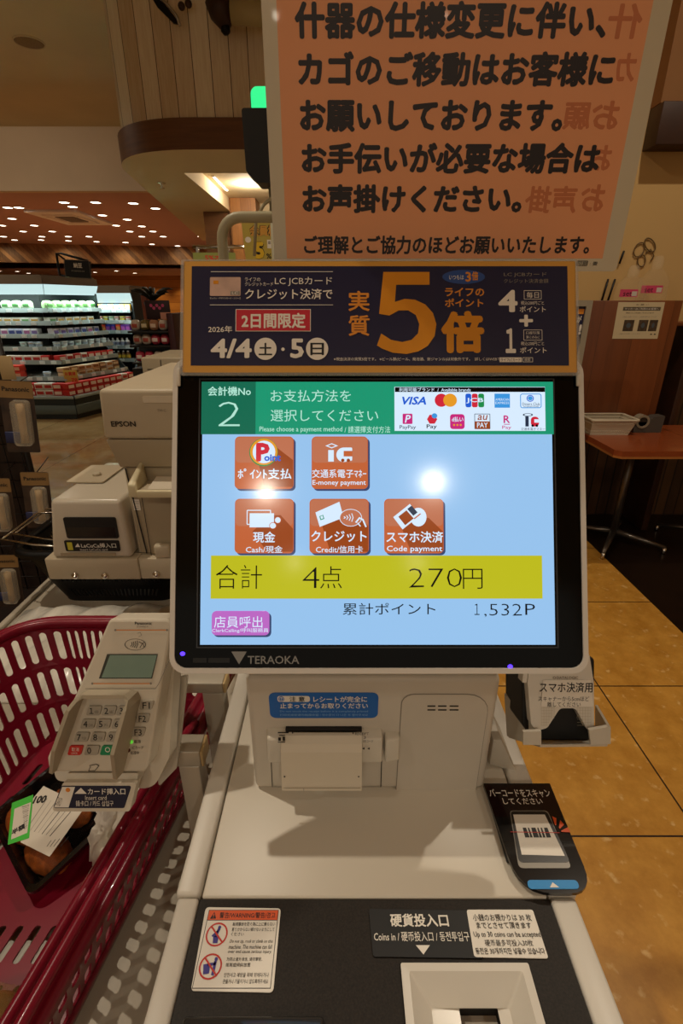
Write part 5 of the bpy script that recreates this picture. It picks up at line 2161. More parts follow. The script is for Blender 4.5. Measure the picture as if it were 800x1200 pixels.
def pack(px, py, t_, rz, label, sc=1.0, rich=True):
    """hanging blister card, origin at the top of the card"""
    p = ond(px, py, t_)
    k = thing('hanging_pack', label, 'hanging pack', p, 'hanging blister packs on the wire rack')
    M_ = Matrix.Translation(p) @ RZ(rz) @ RY(.10)
    b = B(M_)
    w, h = .048 * sc, .235 * sc
    b.prism(round_poly([(-w, -h), (w, -h), (w, 0), (-w, 0)], .006), 0, .002, M_pk, M=RX(PI / 2))
    b.build('card', k)
    s = Sheet(M_ @ RX(PI / 2), px=False, lift=.0026)
    s.slab(-w, -.055 * sc, w, -.001, .0005, M_hdr, r=.004)
    s.text('Panasonic', -w * .8, -.034 * sc, w * .8, -.019 * sc, M_ink, .03, 2)
    s.build('header', k)
    b = B(M_ @ RX(PI / 2))
    b.prism(rrect(-w * .35, -h * .88, w * .75, -.06 * sc, .012), .003, .030 * sc, M_blister, .004)
    b.build('blister', k)
    b = B(M_)
    b.tube([(w * .2, -.017 * sc, -.07 * sc), (w * .2, -.017 * sc, -.10 * sc), (w * .22, -.017 * sc, -.16 * sc), (w * .25, -.017 * sc, -h * .84)], .011, M_item, 12, rs=[.013 * sc, .012 * sc, .011 * sc, .013 * sc])
    b.build('product', k)
    b = B(M_)
    b.box((-w * .95, -.012, -h * .86), (w * .05, -.004, -h * .70), M_hblue, .002)
    b.build('price_tag', k)
    b = B(M_)
    b.tube([(0, .003, -.012), (0, .20, -.006)], .002, M_wire, 6)
    b.build('hook', k)
    return k


pack(17, 446, 1.58, .30, 'upper hanging shaver pack with a tan header on the wire rack')
pack(40, 553, 1.66, .30, 'lower hanging shaver pack with a tan header nearest the black basket', .86)
pack(-6, 560, 1.66, .25, 'hanging pack half cut off at the left edge above the black basket', .9)
pack(4, 650, 1.74, .2, 'low hanging pack on the wire rack beside the black basket', .9)
p = ony(9, 431, 1.770)
b = B()
b.box((p.x - .028, p.y - .003, p.z - .04), (p.x + .022, p.y, p.z + .04), mat('card_tan', 'b0966a', .5), .001)
b.box((p.x - .006, p.y, p.z - .02), (p.x + .004, p.y + .0035, p.z + .045), M_wire)
o = b.build('price_card', None, p)
tag(o, 'small tan price card above the hanging shaver packs', 'price card')

# ================================================================== SCANNER ON THE RIGHT
M_scan = mat('scanner_white', 'd8d2c6', .35)
SA = math.radians(70)
SCt = ond(660, 812, .49)
FS = frame(SCt, (1, 0, 0), (0, math.cos(SA), math.sin(SA)))
nS = Vector((FS[0][2], FS[1][2], FS[2][2]))
M_shgrid = mat('shadow_grid', 'b4a890', .5)  # shadow grid on the shell, drawn as thin coloured lines
sc_ = thing('barcode_scanner', 'white barcode scanner with a black window in a bracket right of the screen', 'scanner', SCt - nS * .03)
s = Sheet(FS)
s.slabq([(612, 770), (697, 770), (696, 860), (690, 868), (625, 868), (612, 850)], .05, M_blk, .006, bev=.002)
s.build('black_body', sc_)
s = Sheet(FS, lift=.010)
s.slabq([(621, 764), (690, 764), (695.5, 800), (696, 853), (693.5, 858), (688, 855), (674, 830), (656, 830), (641, 853), (628, 857), (622, 848), (618, 800)], .012, M_scan,
        [.006, .006, .004, .004, .004, .005, .006, .006, .006, .006, .005, .004], bev=.002)
s.slabq([(615, 764), (621, 764), (617, 800), (612, 800)], .012, M_scan, 0)
s.lift = .0104
for q in ((634, 829, 649, 850), (676, 829, 692, 850)):
    for k in range(6):
        x = q[0] + (q[2] - q[0]) * k / 5
        s.line([(x, q[1]), (x, q[3] - (8 if (k > 3 and q[0] < 650) or (k < 2 and q[0] > 650) else 0))], .0002, M_shgrid, 1)
    for k in range(7):
        y = q[1] + (q[3] - q[1]) * k / 6
        s.line([(q[0], y), (q[2] - (k * 1.2 if q[0] < 650 else 0), y)], .0002, M_shgrid, 1)
s.build('front_shell', sc_)
s = Sheet(FS, lift=.0108)
s.slabq([(636, 797), (692, 797), (695, 828), (634, 828)], .0003, M_white, .001)
s.text('DATALOGIC', 652, 792.5, 677, 796, M_grey, .02, 2)
s.disc(647.5, 792.5, 651, 796, M_grey, 2, hole=.6)
s.text('スマホ決済用', 632, 799.5, 694, 811.5, M_ink, .012, 2)
s.text('スキャナーから5cmほど', 630.5, 816, 690, 821.8, M_ink, .0, 2)
s.text('離してください', 641, 822.5, 680, 828.2, M_ink, .0, 2)
o = s.build('label', sc_)
o['label'] = 'white label lettered in black Japanese'
# bracket that belongs to the kiosk
pL, pR = ond(618, 862, .48), ond(692, 866, .48)
M_br = mat('bracket_white', 'c8c0b0', .4)
b = B()
zb = pL.z


def plate(pts, th, axis):
    P = [Vector(p) for p in pts]
    N = len(P)
    off = Vector(axis) * th
    b.faces(P + [p + off for p in P], [tuple(range(N)), tuple(reversed(range(N, 2 * N)))] + [(i, N + i, N + (i + 1) % N, (i + 1) % N) for i in range(N)], M_br)


l0, l1, l2, l3 = ond(593, 812, .54), ond(633, 857, .475), ond(633, 873, .475), ond(596, 862, .54)
plate([l0, l1, l2, l3], .003, (-.8, -.2, 0))
plate([ond(613, 858, .474), ond(634, 857, .474), ond(634, 873, .474), ond(613, 873, .474)], .003, (0, 1, 0))
r0, r1, r2, r3 = ond(697, 826, .54), ond(712, 852, .475), ond(712, 872, .475), ond(697, 850, .54)
plate([r0, r1, r2, r3], .003, (.9, 0, 0))
plate([ond(690, 856, .474), ond(712, 852, .474), ond(712, 872, .474), ond(692, 873, .474)], .003, (0, 1, 0))
plate([l3, r3, r2, l2], .003, (0, 0, -1))
b.build('scanner_bracket', kiosk)
b = B()
e0 = ond(598, 850, .55)
b.box((.152, e0.y - .012, DZ), (.163, e0.y + .03, e0.z + .012), mat('bracket_brown', '8a6a48', .4), .001)
b.hexa([(.163, e0.y - .02, DZ + .001), (.19, e0.y - .03, DZ + .001), (.19, e0.y + .03, DZ + .001), (.163, e0.y + .03, DZ + .001),
        (.163, e0.y - .02, e0.z), (.172, e0.y - .02, e0.z), (.172, e0.y + .03, e0.z), (.163, e0.y + .03, e0.z)], M_br, .001)
b.build('bracket_post', kiosk)
for yy in (850, 868):
    q = ond(594, yy, .54)
    bb = B(Matrix.Translation((.151, e0.y + .008, q.z)) @ RY(-PI / 2))
    bb.lathe([(.004, 0), (.004, .002), (.002, .003)], M_chrome, 10)
    bb.build('bracket_screw', kiosk)

# ================================================================== RIGHT: WRITING TABLE
M_top = mat('table_red_brown', '8e4420', .3, noise=.12, nscale=14, coat=.2, stretch=(1, 6, 6))
M_edge = mat('table_edge', 'a86a34', .4)
M_leg = mat('table_steel', '6a625a', .3, .8)


def table(x0, x1, y0, y1, cx, cy, label, rot, cham=.03):
    t = thing('writing_table', label, 'table', (cx, cy, 0))
    pts = [(x0 + cham, y0), (x1, y0), (x1, y1), (x0, y1), (x0, y0 + cham)]
    b = B()
    b.prism(pts, .692, .72, M_top, .004)
    b.build('table_top', t)
    b = B()
    b.ring([(p[0], p[1]) for p in pts], [((x0 + x1) / 2 + (p[0] - (x0 + x1) / 2) * .995, (y0 + y1) / 2 + (p[1] - (y0 + y1) / 2) * .995) for p in pts], .680, .6915, M_edge)
    b.build('edge_band', t)
    b = B()
    b.tube([(cx, cy, .07), (cx, cy, .691)], .022, M_leg, 16)
    b.lathe([(.06, .68), (.06, .6915)], M_leg, 16, M=T(cx, cy, 0))
    b.build('column', t)
    for k in range(4):
        a = rot + k * PI / 2
        d = Vector((math.cos(a), math.sin(a), 0))
        bb = B()
        c = Vector((cx, cy, 0))
        bb.tube([c + Vector((0, 0, .075)), c + d * .14 + Vector((0, 0, .062)), c + d * .29 + Vector((0, 0, .042))], .014, M_leg, 10, rs=[.02, .016, .011])
        bb.tube([c + d * .285 + Vector((0, 0, .04)), c + d * .285], .012, M_chrome, 10)
        bb.build('foot', t)
    return t


table(1.372, 1.885, 2.385, 2.96, 1.715, 2.83, 'red brown writing table with a steel pedestal right of the kiosk', -.63)
table(1.888, 2.60, 2.385, 2.96, 2.33, 2.83, 'second red brown writing table cut off by the right edge', -.63, 0.0)
# wood partition standing on the table
pt = thing('table_partition', 'tall brown wood grain partition standing on the writing table', 'partition', (1.6, 2.9, .72))
b = B()
b.hexa([(1.335, 2.885, .7205), (1.83, 2.885, .7205), (1.83, 2.91, .7205), (1.335, 2.91, .7205),
        (1.355, 2.885, 1.412), (1.832, 2.885, 1.412), (1.832, 2.91, 1.412), (1.355, 2.91, 1.412)], M_wood, .002)
b.build('board', pt)
B().box((1.345, 2.9105, .7205), (1.83, 2.94, .735), M_wood, .002).build('base_rail', pt)
FPt = frame((1.6, 2.885, 1.2), (1, 0, 0), (0, 0, 1))
s = Sheet(FPt, lift=.0012)
s.slabq([(724.5, 354), (779, 354), (770, 397), (717, 397)], .0008, mat('sheet_paper', 'c8b894', .5))
c = Card(s, [(724, 354), (779, 354), (771, 397), (717, 397)])
c.do('text', 'お 願 い', .38, .05, .65, .09, M_ink, 0, 2)
c.do('rect', .12, .13, .92, .23, mat('sheet_band', '5a5040', .5), 1)
c.do('text', 'サッカー台ご利用のお客様へ', .16, .15, .88, .21, M_white, 0, 2)
c.do('text', '無料でご利用いただけます', .2, .27, .8, .31, M_ink, 0, 2)
c.do('text', 'ご自由にお使いください。なお数に限りがございます', .14, .37, .88, .42, M_grey, 0, 2)
for (x0, x1) in ((.20, .42), (.52, .72), (.75, .93)):
    c.do('rect', x0, .48, x1, .79, mat('photo_brown', '4a3a2a', .5, noise=.5, nscale=60), 1)
    c.do('disc', x0 + .06, .56, x1 - .06, .7, mat('photo_blue', '4a545c', .5), 2)
c.do('text', 'ご協力をお願いいたします', .14, .84, .6, .88, M_grey, 0, 2)
c.do('rect', .82, .86, .86, .89, M_ink, 1)
c.do('rect', .9, .86, .94, .89, M_ink, 1)
o = s.build('information_sheet', None, (1.6, 2.885, 1.3))
tag(o, 'white information sheet with three small pictures pinned on the wood partition', 'notice')

# framed navy poster left of the partition
f0, f1, f2, f3 = ony(640, 350, 2.62), ony(694, 352, 2.62), ony(694, 352, 2.62), None
fx1 = f1.x
fr_ = thing('framed_poster', 'navy poster in a grey frame half hidden behind the screen', 'poster', (fx1 - .25, 2.62, .55))
b = B(frame((fx1 - .25, 2.62, 1.0), (1, 0, 0), (0, 0, 1)))
o_ = rrect(-.25, -.45, .25, .412, .004, 2)
i_ = rrect(-.222, -.42, .222, .385, .003, 2)
b.ring(o_, i_, -.012, .01, mat('frame_grey', '9a917e', .4))
b.build('frame', fr_)
s = Sheet(frame((fx1 - .25, 2.62, 1.0), (1, 0, 0), (0, 0, 1)), lift=.0)
s.b.prism(i_, -.01, 0, M_bnavy, M=s.F)
s.rect(677, 362, 684, 368, M_goldt, 2)
s.text('が', 676, 370, 681, 378, M_white, .02, 2)
s.text('!', 678, 380, 681, 392, M_white, .04, 2)
s.build('poster_sheet', fr_)
for x in (-.2, .2):
    bb = B()
    bb.tube([(fx1 - .25 + x, 2.645, 0), (fx1 - .25 + x, 2.645, 1.3)], .012, M_leg, 10)
    bb.build('stand_post', fr_)
B().box((fx1 - .48, 2.5, 0), (fx1 - .02, 2.77, .02), M_leg, .004).build('stand_base', fr_)

# ledge behind the partition with two clear bottles
B_z = 1.30
lg = thing('back_ledge', 'narrow wooden ledge behind the wood partition', 'shelf', (1.6, 3.1, 0))
B().box((1.30, 2.97, B_z - .02), (2.05, 3.26, B_z), M_wood, .003).build('board', lg)
for x in (1.33, 2.02):
    B().box((x - .02, 3.0, .0), (x + .02, 3.24, B_z - .0205), M_darkwood, .003).build('support', lg)
M_bottle = mat('clear_plastic_bottle', 'e8dcc0', .05, alpha=.07, spec=1)
M_pink = mat('label_pink', 'd04468', .5)


def bottle(cx, cy, lx0, lx1, ly0, ly1, ztop, label):
    t = thing('clear_bottle', label, 'bottle', (cx, cy, B_z), 'clear bottles behind the partition')
    h = ztop - B_z
    b = B(T(cx, cy, B_z))
    o = rrect(-.075, -.045, .075, .045, .02, 4)
    o2 = rrect(-.075, -.045, .075, .045, .02, 4)
    b.prism(o, .001, h * .62, M_bottle, 0)
    b.prism(o, h * .62, h * .80, M_bottle, 0, top=[(p[0] * .45, p[1] * .6) for p in o])
    b.build('body', t)
    b = B(T(cx, cy, B_z))
    b.lathe([(.028, h * .80), (.03, h * .84), (.03, h * .93), (.02, h * 1.0)], mat('bottle_cap_clear', 'f0e4c8', .08, alpha=.14, spec=1), 18)
    b.build('cap', t)
    s = Sheet(frame((cx, cy - .0455, B_z + .1), (1, 0, 0), (0, 0, 1)), lift=.001)
    s.slab(lx0, ly0, lx1, ly1, .0006, M_pink)
    s.text('set', lx0 + 4, ly0 + 3, lx0 + 14, ly1 - 1, M_ink, 0, 2)
    s.rect(lx1 - 7, ly0 + 2.5, lx1 - 1, ly1 - 1, M_lblw, 1)
    s.build('label', t)


g1, g2 = ony(737, 344, 3.07), ony(771, 339, 3.12)
bottle(g1.x, 3.07, 726, 747, 339, 348, ony(737, 311, 3.07).z, 'lower left clear bottle with a pink label above the partition')
bottle(g2.x, 3.18, 751, 776, 334.5, 343.5, ony(771, 300, 3.18).z, 'taller right clear bottle with a pink label above the partition')

# clover emblem on the wall
M_clov = mat('clover_line', '6a5230', .5)
b = B()
cc = ony(756, 297, 3.29)
for k, (dx, dy, rx, ry, an) in enumerate(((6, -10, 5.5, 8.5, -.5), (-8, -3, 5.5, 9, .5), (-5, 13, 4.5, 7, .15))):
    pts = []
    for i in range(20):
        a = 2 * PI * i / 20
        x, y = rx * math.cos(a), ry * math.sin(a)
        pts.append(ony(756 + dx * .9 + x * math.cos(an) - y * math.sin(an), 295 + dy * .8 + x * math.sin(an) + y * math.cos(an), 3.292))
    b.tube(pts, .0035, M_clov, 6, closed=True)
pts = [ony(x, y, 3.292) for (x, y) in ((756, 297), (762, 292), (766, 300), (762, 306))]
b.tube(pts, .0035, M_clov, 6)
o = b.build('clover_emblem', None, cc)
tag(o, 'thin outline clover emblem on the beige wall', 'emblem')
# dark rods on the wall behind the notice
for i, (p_, q_) in enumerate((((712.5, 327), (704, 356)), ((720.5, 327), (711, 356)), ((731, 294), (725.5, 309)))):
    b = B()
    b.tube([ony(*p_, 3.285), ony(*q_, 3.285)], .006, M_blk, 8)
    o = b.build('wall_strip', None, ony(*p_, 3.285))
    tag(o, ('left of the two thin dark strips on the wall beside the orange notice', 'right of the two thin dark strips on the wall beside the orange notice',
            'short dark strip on the wall above the two long ones')[i], 'wall strip')

# white basket and tape dispenser on the table
M_wb = mat('white_basket', 'c8bca4', .45)
wb = thing('small_basket', 'small white plastic basket on the writing table', 'basket', (1.46, 2.72, .72))
wx0, wx1, wy0, wy1 = 1.386, 1.60, 2.715, 2.86
tp = [(wx0 - .004, wy0 - .012), (wx1 + .03, wy0 - .012), (wx1 + .03, wy1 + .012), (wx0 - .004, wy1 + .012)]
bt = [(wx0, wy0), (wx1, wy0), (wx1, wy1), (wx0, wy1)]
for k in range(4):
    P = [Vector((*bt[k], .7235)), Vector((*bt[(k + 1) % 4], .7235)), Vector((*tp[k], .805)), Vector((*tp[(k + 1) % 4], .805))]
    nn = (P[1] - P[0]).cross(P[2] - P[0]).normalized()

    def fn(u, v, o, P=P, nn=nn):
        return P[0].lerp(P[1], u).lerp(P[2].lerp(P[3], u), v) + nn * o
    bb = B()
    bb.holes(fn, 22 if k % 2 == 0 else 14, 6, .55, .5, .002, M_wb, .002, wu=.24, wv=.08, skip=lambda i, j: j in (2, 3))
    bb.build('wall', wb)
b = B()
b.sweep([(*p, .806) for p in round_poly(tp, .01, 4)], [(-.003, -.004), (-.003, .004), (.012, .004), (.013, -.006), (.010, -.006), (.009, 0)], M_wb)
b.build('rim', wb)
b = B()
b.box((wx0, wy0, .7205), (wx1, wy1, .7235), M_wb)
b.build('floor', wb)
tdp = onz(757, 507, .72)
td = thing('tape_dispenser', 'grey desktop tape dispenser on the writing table', 'tape dispenser', (tdp.x, tdp.y + .03, .72))
b = B(frame((tdp.x, tdp.y + .06, .7206), (1, 0, 0), (0, 0, 1)))
b.prism(round_poly([(-.075, 0), (.082, 0), (.085, .095), (.03, .09), (-.01, .06), (-.05, .06), (-.078, .03)], .006), 0, .06, mat('dispenser_grey', '4a443e', .45), .002)
b.build('body', td)
b = B(frame((tdp.x - .035, tdp.y + .03, .7206 + .062), (1, 0, 0), (0, 0, 1)))
o = [(.038 * math.cos(a * PI / 12), .038 * math.sin(a * PI / 12)) for a in range(24)]
i_ = [(p[0] * .68, p[1] * .68) for p in o]
b.ring(o, i_, -.012, .034, mat('tape_roll', '8a7e6a', .4))
b.build('tape_roll', td)
b = B(frame((tdp.x - .035, tdp.y + .03, .7206 + .062), (1, 0, 0), (0, 0, 1)))
b.prism([(p[0] * .66, p[1] * .66) for p in o], -.01, .03, mat('tape_core', '28231e', .4))
b.build('tape_core', td)
b = B()
b.box((tdp.x - .08, tdp.y - .0005, .7201), (tdp.x + .085, tdp.y + .062, .7206), M_blk)
b.build('foot_pad', td)

# ================================================================== CHILLED CABINETS
M_fr_white = mat('cabinet_white', 'd4dcda', .4)
M_fr_grey = mat('cabinet_grey', '5a6664', .35, .2)
M_fr_dark = mat('cabinet_dark', '1c2422', .4)
M_fr_top = mat('cabinet_top', '6a5a48', .6)
M_railc = mat('price_rail', '98a6a4', .3, .2)
M_tag = mat('price_tag_white', 'dce8e6', .5)
M_glow = mat('canopy_lit_panel', 'd4f4f4', emit=.88)  # panel lit by tubes; its brightness is put in as emission
COOL = (.80, 1.0, .97)


def cabinet(name, label, loc, rot, Lw, levels, base_h, can_z, top_z, front, power, ml=0.0, mr=0.0):
    """levels: list of (shelf height, set-back of the shelf front); front edge along local x, y runs back;
    ml, mr mitre the left and right ends so that two cabinets meet at a corner"""
    t = thing(name, label, 'refrigerated cabinet', loc)
    M_ = Matrix.Translation(loc) @ RZ(rot)
    D = 1.05

    def xl(y, e=0.0): return ml * max(y, 0) + e + (.003 if ml else 0)
    def xr(y, e=0.0): return Lw - mr * max(y, 0) - e - (.003 if mr else 0)

    def bar(b, y0, y1, z0, z1, m, e=0.0, bev=0.0, yt=None):
        u0, u1 = (y0, y1) if yt is None else yt
        b.hexa([(xl(y0, e), y0, z0), (xr(y0, e), y0, z0), (xr(y1, e), y1, z0), (xl(y1, e), y1, z0),
                (xl(u0, e), u0, z1), (xr(u0, e), u0, z1), (xr(u1, e), u1, z1), (xl(u1, e), u1, z1)], m, bev)
    b = B(M_)
    bar(b, .05, D, 0, base_h * .22, M_fr_dark)
    bar(b, 0, D, base_h * .22, base_h * .62, M_fr_grey, 0, .008)
    bar(b, .015, D, base_h * .62, base_h - .035, M_fr_dark)
    bar(b, -.01, D, base_h - .035, base_h, M_railc, 0, .004)
    b.build('base', t)
    b = B(M_)
    bar(b, D - .05, D, base_h, top_z - .06, M_fr_dark)
    b.build('back_panel', t)
    for x, mm in ((0, ml), (Lw - .03, mr)):
        if mm:
            continue
        b = B(M_)
        b.prism([(.02, base_h + .0005), (D, base_h + .0005), (D, top_z - .06), (front + .05, top_z - .06), (front + .05, base_h + .55)], x, x + .03, M_fr_dark,
                M=Matrix(((0, 0, 1, 0), (1, 0, 0, 0), (0, 1, 0, 0), (0, 0, 0, 1))))
        b.build('end_panel', t)
    b = B(M_)
    bar(b, front + .045, D, top_z - .055, top_z, M_fr_top)
    bar(b, front, front + .05, top_z - .11, top_z - .02, M_fr_top)
    can = b.build('canopy', t)
    b = B(M_)
    f1, f2 = front + .06, D - .06
    b.faces([(xl(front), front, top_z - .11), (xr(front), front, top_z - .11), (xr(f1), f1, can_z), (xl(f1), f1, can_z)], [(0, 1, 2, 3)], M_glow)
    b.faces([(xl(f1), f1, can_z), (xr(f1), f1, can_z), (xr(f2), f2, can_z + .08), (xl(f2), f2, can_z + .08)], [(0, 1, 2, 3)], M_fr_white)
    b.build('lit_panel', can)
    for (z, sb) in levels:
        b = B(M_)
        ea = .032 if not (ml or mr) else .002
        bar(b, sb + .015, D - .052, z - .02, z, M_fr_white, ea)
        bar(b, sb - .004, sb + .014, z - .035, z + .018, M_railc, ea, 0, (sb + .006, sb + .014))
        x = xl(sb) + .06
        while x < xr(sb) - .12:
            b.box((x, sb - .006, z - .03), (x + .07, sb + .004, z + .01), M_tag)
            x += random.uniform(.12, .3)
        b.build('shelf', t)
    l = bpy.data.lights.new('cabinet_light', 'AREA')
    wl = (xr(front) - xl(front)) * .94
    l.energy, l.color, l.shape, l.size, l.size_y = power, COOL, 'RECTANGLE', wl, .10
    o = bpy.data.objects.new('cabinet_light', l)
    COL.objects.link(o)
    o.matrix_world = M_ @ T((xr(front) + xl(front)) / 2, front - .02, can_z - .012) @ RX(math.radians(20))
    return M_


def carton(w, d, h, base, band, lid=None):
    b = B()
    b.box((-w / 2, 0, .0005), (w / 2, d, h), base, .004)
    b.box((-w * .40, -.0012, h * .2), (w * .40, .001, h * .72), band)
    if lid:
        b.box((-w * .51, -.002, h), (w * .51, d + .002, h + .006), lid, .002)
    return b


def cupm(r, h, base, lid):
    b = B(T(0, r, 0))
    b.lathe([(r * .74, .0005), (r * .98, h * .88), (r * 1.02, h * .9), (r * 1.02, h), (r * .9, h + .002)], base, 14)
    b.lathe([(r * 1.03, h * .92), (r * 1.03, h + .003), (r * .5, h + .004)], lid, 14)
    b.lathe([(r * .86, h * .25), (r * .97, h * .7)], lid, 14, cap=False)
    return b


def bottlem(r, h, body, cap, lab):
    b = B(T(0, r, 0))
    b.lathe([(r * .9, .0005), (r, .01), (r, h * .62), (r * .8, h * .72), (r * .38, h * .84), (r * .36, h * .9)], body, 14)
    b.lathe([(r * .46, h * .89), (r * .46, h), (r * .3, h + .002)], cap, 12)
    b.lathe([(r * 1.02, h * .2), (r * 1.02, h * .56)], lab, 14, cap=False)
    return b


def bagm(w, d, h, base, band):
    b = B()
    t = bmesh.new()
    bmesh.ops.create_icosphere(t, subdivisions=3, radius=1)
    for v in t.verts:
        k = 1 + .12 * math.sin(v.co.x * 5 + v.co.z * 3)
        v.co = Vector((math.copysign(abs(v.co.x) ** .6, v.co.x) * w / 2, d / 2 + math.copysign(abs(v.co.y) ** .7, v.co.y) * d / 2 * k, h / 2 + math.copysign(abs(v.co.z) ** .7, v.co.z) * h / 2 + .001))
    b._add(t, base, None, True)
    b.box((-w * .3, -.004, h * .3), (w * .3, d * .15, h * .65), band, .003)
    return b


PC = {}


def pm(h, r=.4):
    return mat('pack_' + h, h, r)


def row(M_, z, sb, x0, x1, variants, pitch, name, label, cat, group, pattern=None, depth_jit=.01, stack=1, sh=.0, rot=0.0, mit=None):
    """one shelf of goods: a first one of each kind, then copies"""
    protos = []
    x, i = x0, 0
    if mit:
        x0 = x0 + mit[0] * sb
        x1 = x1 - mit[1] * (sb + .12) - (.05 if mit[1] else 0)
        x = x0
    while x < x1:
        k = (pattern[i % len(pattern)] if pattern else random.randrange(len(variants)))
        if k is not None:
            for q in range(stack):
                p = M_ @ Vector((x, sb + .02 + random.uniform(0, depth_jit), z + q * sh))
                key = (id(variants), k)
                if key not in PC:
                    o = variants[k]().build(name, None)
                    tag(o, label, cat, group)
                    PC[key] = o
                else:
                    o = PC[key].copy()
                    COL.objects.link(o)
                    o['label'], o['group'], o['category'] = label, group, cat
                o.location = p
                o.rotation_euler = (0, 0, M_.to_euler().z + rot)
        x += pitch
        i += 1


LV_A = [(.50, .20), (.69, .34), (.855, .40), (1.01, .45), (1.165, .48), (1.32, .50)]
ca = cabinet('chilled_cabinet', 'front chilled cabinet with a brightly lit white canopy at the left edge', (-6.0, 6.40, 0), 0, 2.58, LV_A, .30, 1.50, 1.73, .50, 15, 0, .725)
RB = math.radians(72)
cb = cabinet('chilled_cabinet', 'chilled cabinet side turned away behind the corner of the front cabinet', (-3.418, 6.40, 0), RB, 1.30, LV_A, .30, 1.50, 1.73, .50, 8, .726, 0)
LV_C = [(.57, .16), (.763, .20), (.987, .24), (1.133, .27), (1.295, .30)]
cc_ = cabinet('drink_cabinet', 'rear chilled drink cabinet with bottles beside the wood post', (-4.55, 8.05, 0), 0, 1.28, LV_C, .25, 1.40, 1.65, .32, 10)

red = [lambda: carton(.15, .12, .075, pm('c8281e'), pm('e8c4a8')), lambda: carton(.15, .12, .075, pm('d23a26'), pm('e0b090'))]
red_s = [lambda: carton(.11, .1, .075, pm('c02a24'), pm('e8d0c0')), lambda: carton(.11, .1, .075, pm('d8d0c4'), pm('b83028'))]
tan_c = [lambda: carton(.12, .1, .06, pm('d0b088'), pm('8a5a30')), lambda: carton(.12, .1, .06, pm('dcd4c0'), pm('a87838')), lambda: carton(.12, .1, .06, pm('8a6238'), pm('d8c8a0'))]
wht_c = [lambda: cupm(.045, .07, pm('dce8e4'), pm('b8d0cc')), lambda: cupm(.045, .07, pm('e4ece8'), pm('a8b8c8')), lambda: cupm(.045, .07, pm('c8d8dc'), pm('e8f0f0'))]
grn_c = [lambda: carton(.11, .1, .08, pm('5aa832'), pm('c8e0a0')), lambda: carton(.11, .1, .08, pm('8cc040'), pm('e8e8c0'))]
vio_c = [lambda: carton(.09, .1, .08, pm('d4dce8'), pm('7a6aa8')), lambda: carton(.09, .1, .08, pm('b8c4dc'), pm('4a5aa0')), lambda: carton(.09, .1, .08, pm('e4e4ec'), pm('a86a9a'))]
tofu = [lambda: carton(.11, .1, .055, pm('e4ece4'), pm('6aa060'), pm('d8ece8', .15)), lambda: carton(.11, .1, .055, pm('e8e4d8'), pm('b89038'), pm('dceee8', .15))]
deli = [lambda: bagm(.14, .10, .12, pm('c0a060'), pm('d8d0b0')), lambda: bagm(.14, .10, .12, pm('b87840'), pm('e0d8b8')), lambda: bagm(.14, .10, .12, pm('b8b49c'), pm('8aa070'))]
leafy = [lambda: bagm(.13, .10, .11, pm('8cae78'), pm('4a7a3c')), lambda: bagm(.13, .10, .11, pm('b4c4a4'), pm('3c6a38'))]

G = 'of the front chilled cabinet'
row(ca, .30, .02, 1.02, 1.95, red, .156, 'red_carton', 'red carton in the bottom well of the front chilled cabinet', 'carton', 'red cartons in the bottom well', stack=2, sh=.079, mit=(0, .725))
row(ca, .30, .02, 2.02, 2.56, red_s, .116, 'small_red_carton', 'smaller red or white carton at the right end of the front cabinet well', 'carton', 'small cartons in the bottom well', stack=2, sh=.08, mit=(0, .725))
row(ca, .50, .20, .8, 1.25, tan_c, .125, 'flat_carton', 'tan or white flat carton on the lowest shelf ' + G, 'carton', 'flat cartons on the lowest shelf', mit=(0, .725))
row(ca, .50, .20, 1.30, 2.1, red, .156, 'red_carton', 'red carton on the lowest shelf of the front chilled cabinet', 'carton', 'red cartons on the lowest shelf', stack=2, sh=.079, mit=(0, .725))
row(ca, .50, .20, 2.15, 2.5, wht_c, .1, 'white_cup', 'pale cup at the right end of the lowest shelf ' + G, 'cup', 'pale cups on the lowest shelf', mit=(0, .725))
row(ca, .69, .34, .85, 1.2, tan_c, .125, 'flat_carton', 'tan or white flat carton on the second shelf from below ' + G, 'carton', 'flat cartons on the second shelf', mit=(0, .725))
row(ca, .69, .34, 1.42, 2.5, red_s, .116, 'small_red_carton', 'small red or white carton on the second shelf from below ' + G, 'carton', 'small red cartons on the second shelf', mit=(0, .725))
row(ca, .855, .40, .85, 1.75, tan_c, .125, 'flat_carton', 'tan or brown flat carton on the third shelf from below ' + G, 'carton', 'flat cartons on the third shelf', mit=(0, .725))
row(ca, .855, .40, 1.82, 2.5, wht_c, .1, 'white_cup', 'pale cup on the third shelf from below ' + G, 'cup', 'pale cups on the third shelf', mit=(0, .725))
row(ca, 1.01, .45, .8, 1.2, grn_c, .115, 'green_carton', 'green carton on the fourth shelf from below ' + G, 'carton', 'green cartons on the fourth shelf', mit=(0, .725))
row(ca, 1.01, .45, 1.30, 2.5, vio_c, .098, 'pale_carton', 'pale blue or violet carton on the fourth shelf from below ' + G, 'carton', 'pale cartons on the fourth shelf', mit=(0, .725))
row(ca, 1.165, .48, 1.18, 2.5, tofu, .118, 'tofu_pack', 'low white pack on the fifth shelf from below ' + G, 'pack', 'white packs on the fifth shelf', mit=(0, .725))
row(ca, 1.32, .50, .75, 1.55, deli, .145, 'deli_bag', 'tan or white plump bag on the top shelf ' + G, 'bag', 'plump bags on the top shelf', mit=(0, .725))
row(ca, 1.32, .50, 1.65, 2.5, leafy, .135, 'leafy_bag', 'pale green bag on the top shelf ' + G, 'bag', 'green bags on the top shelf', mit=(0, .725))
GB = 'of the side cabinet at the corner'
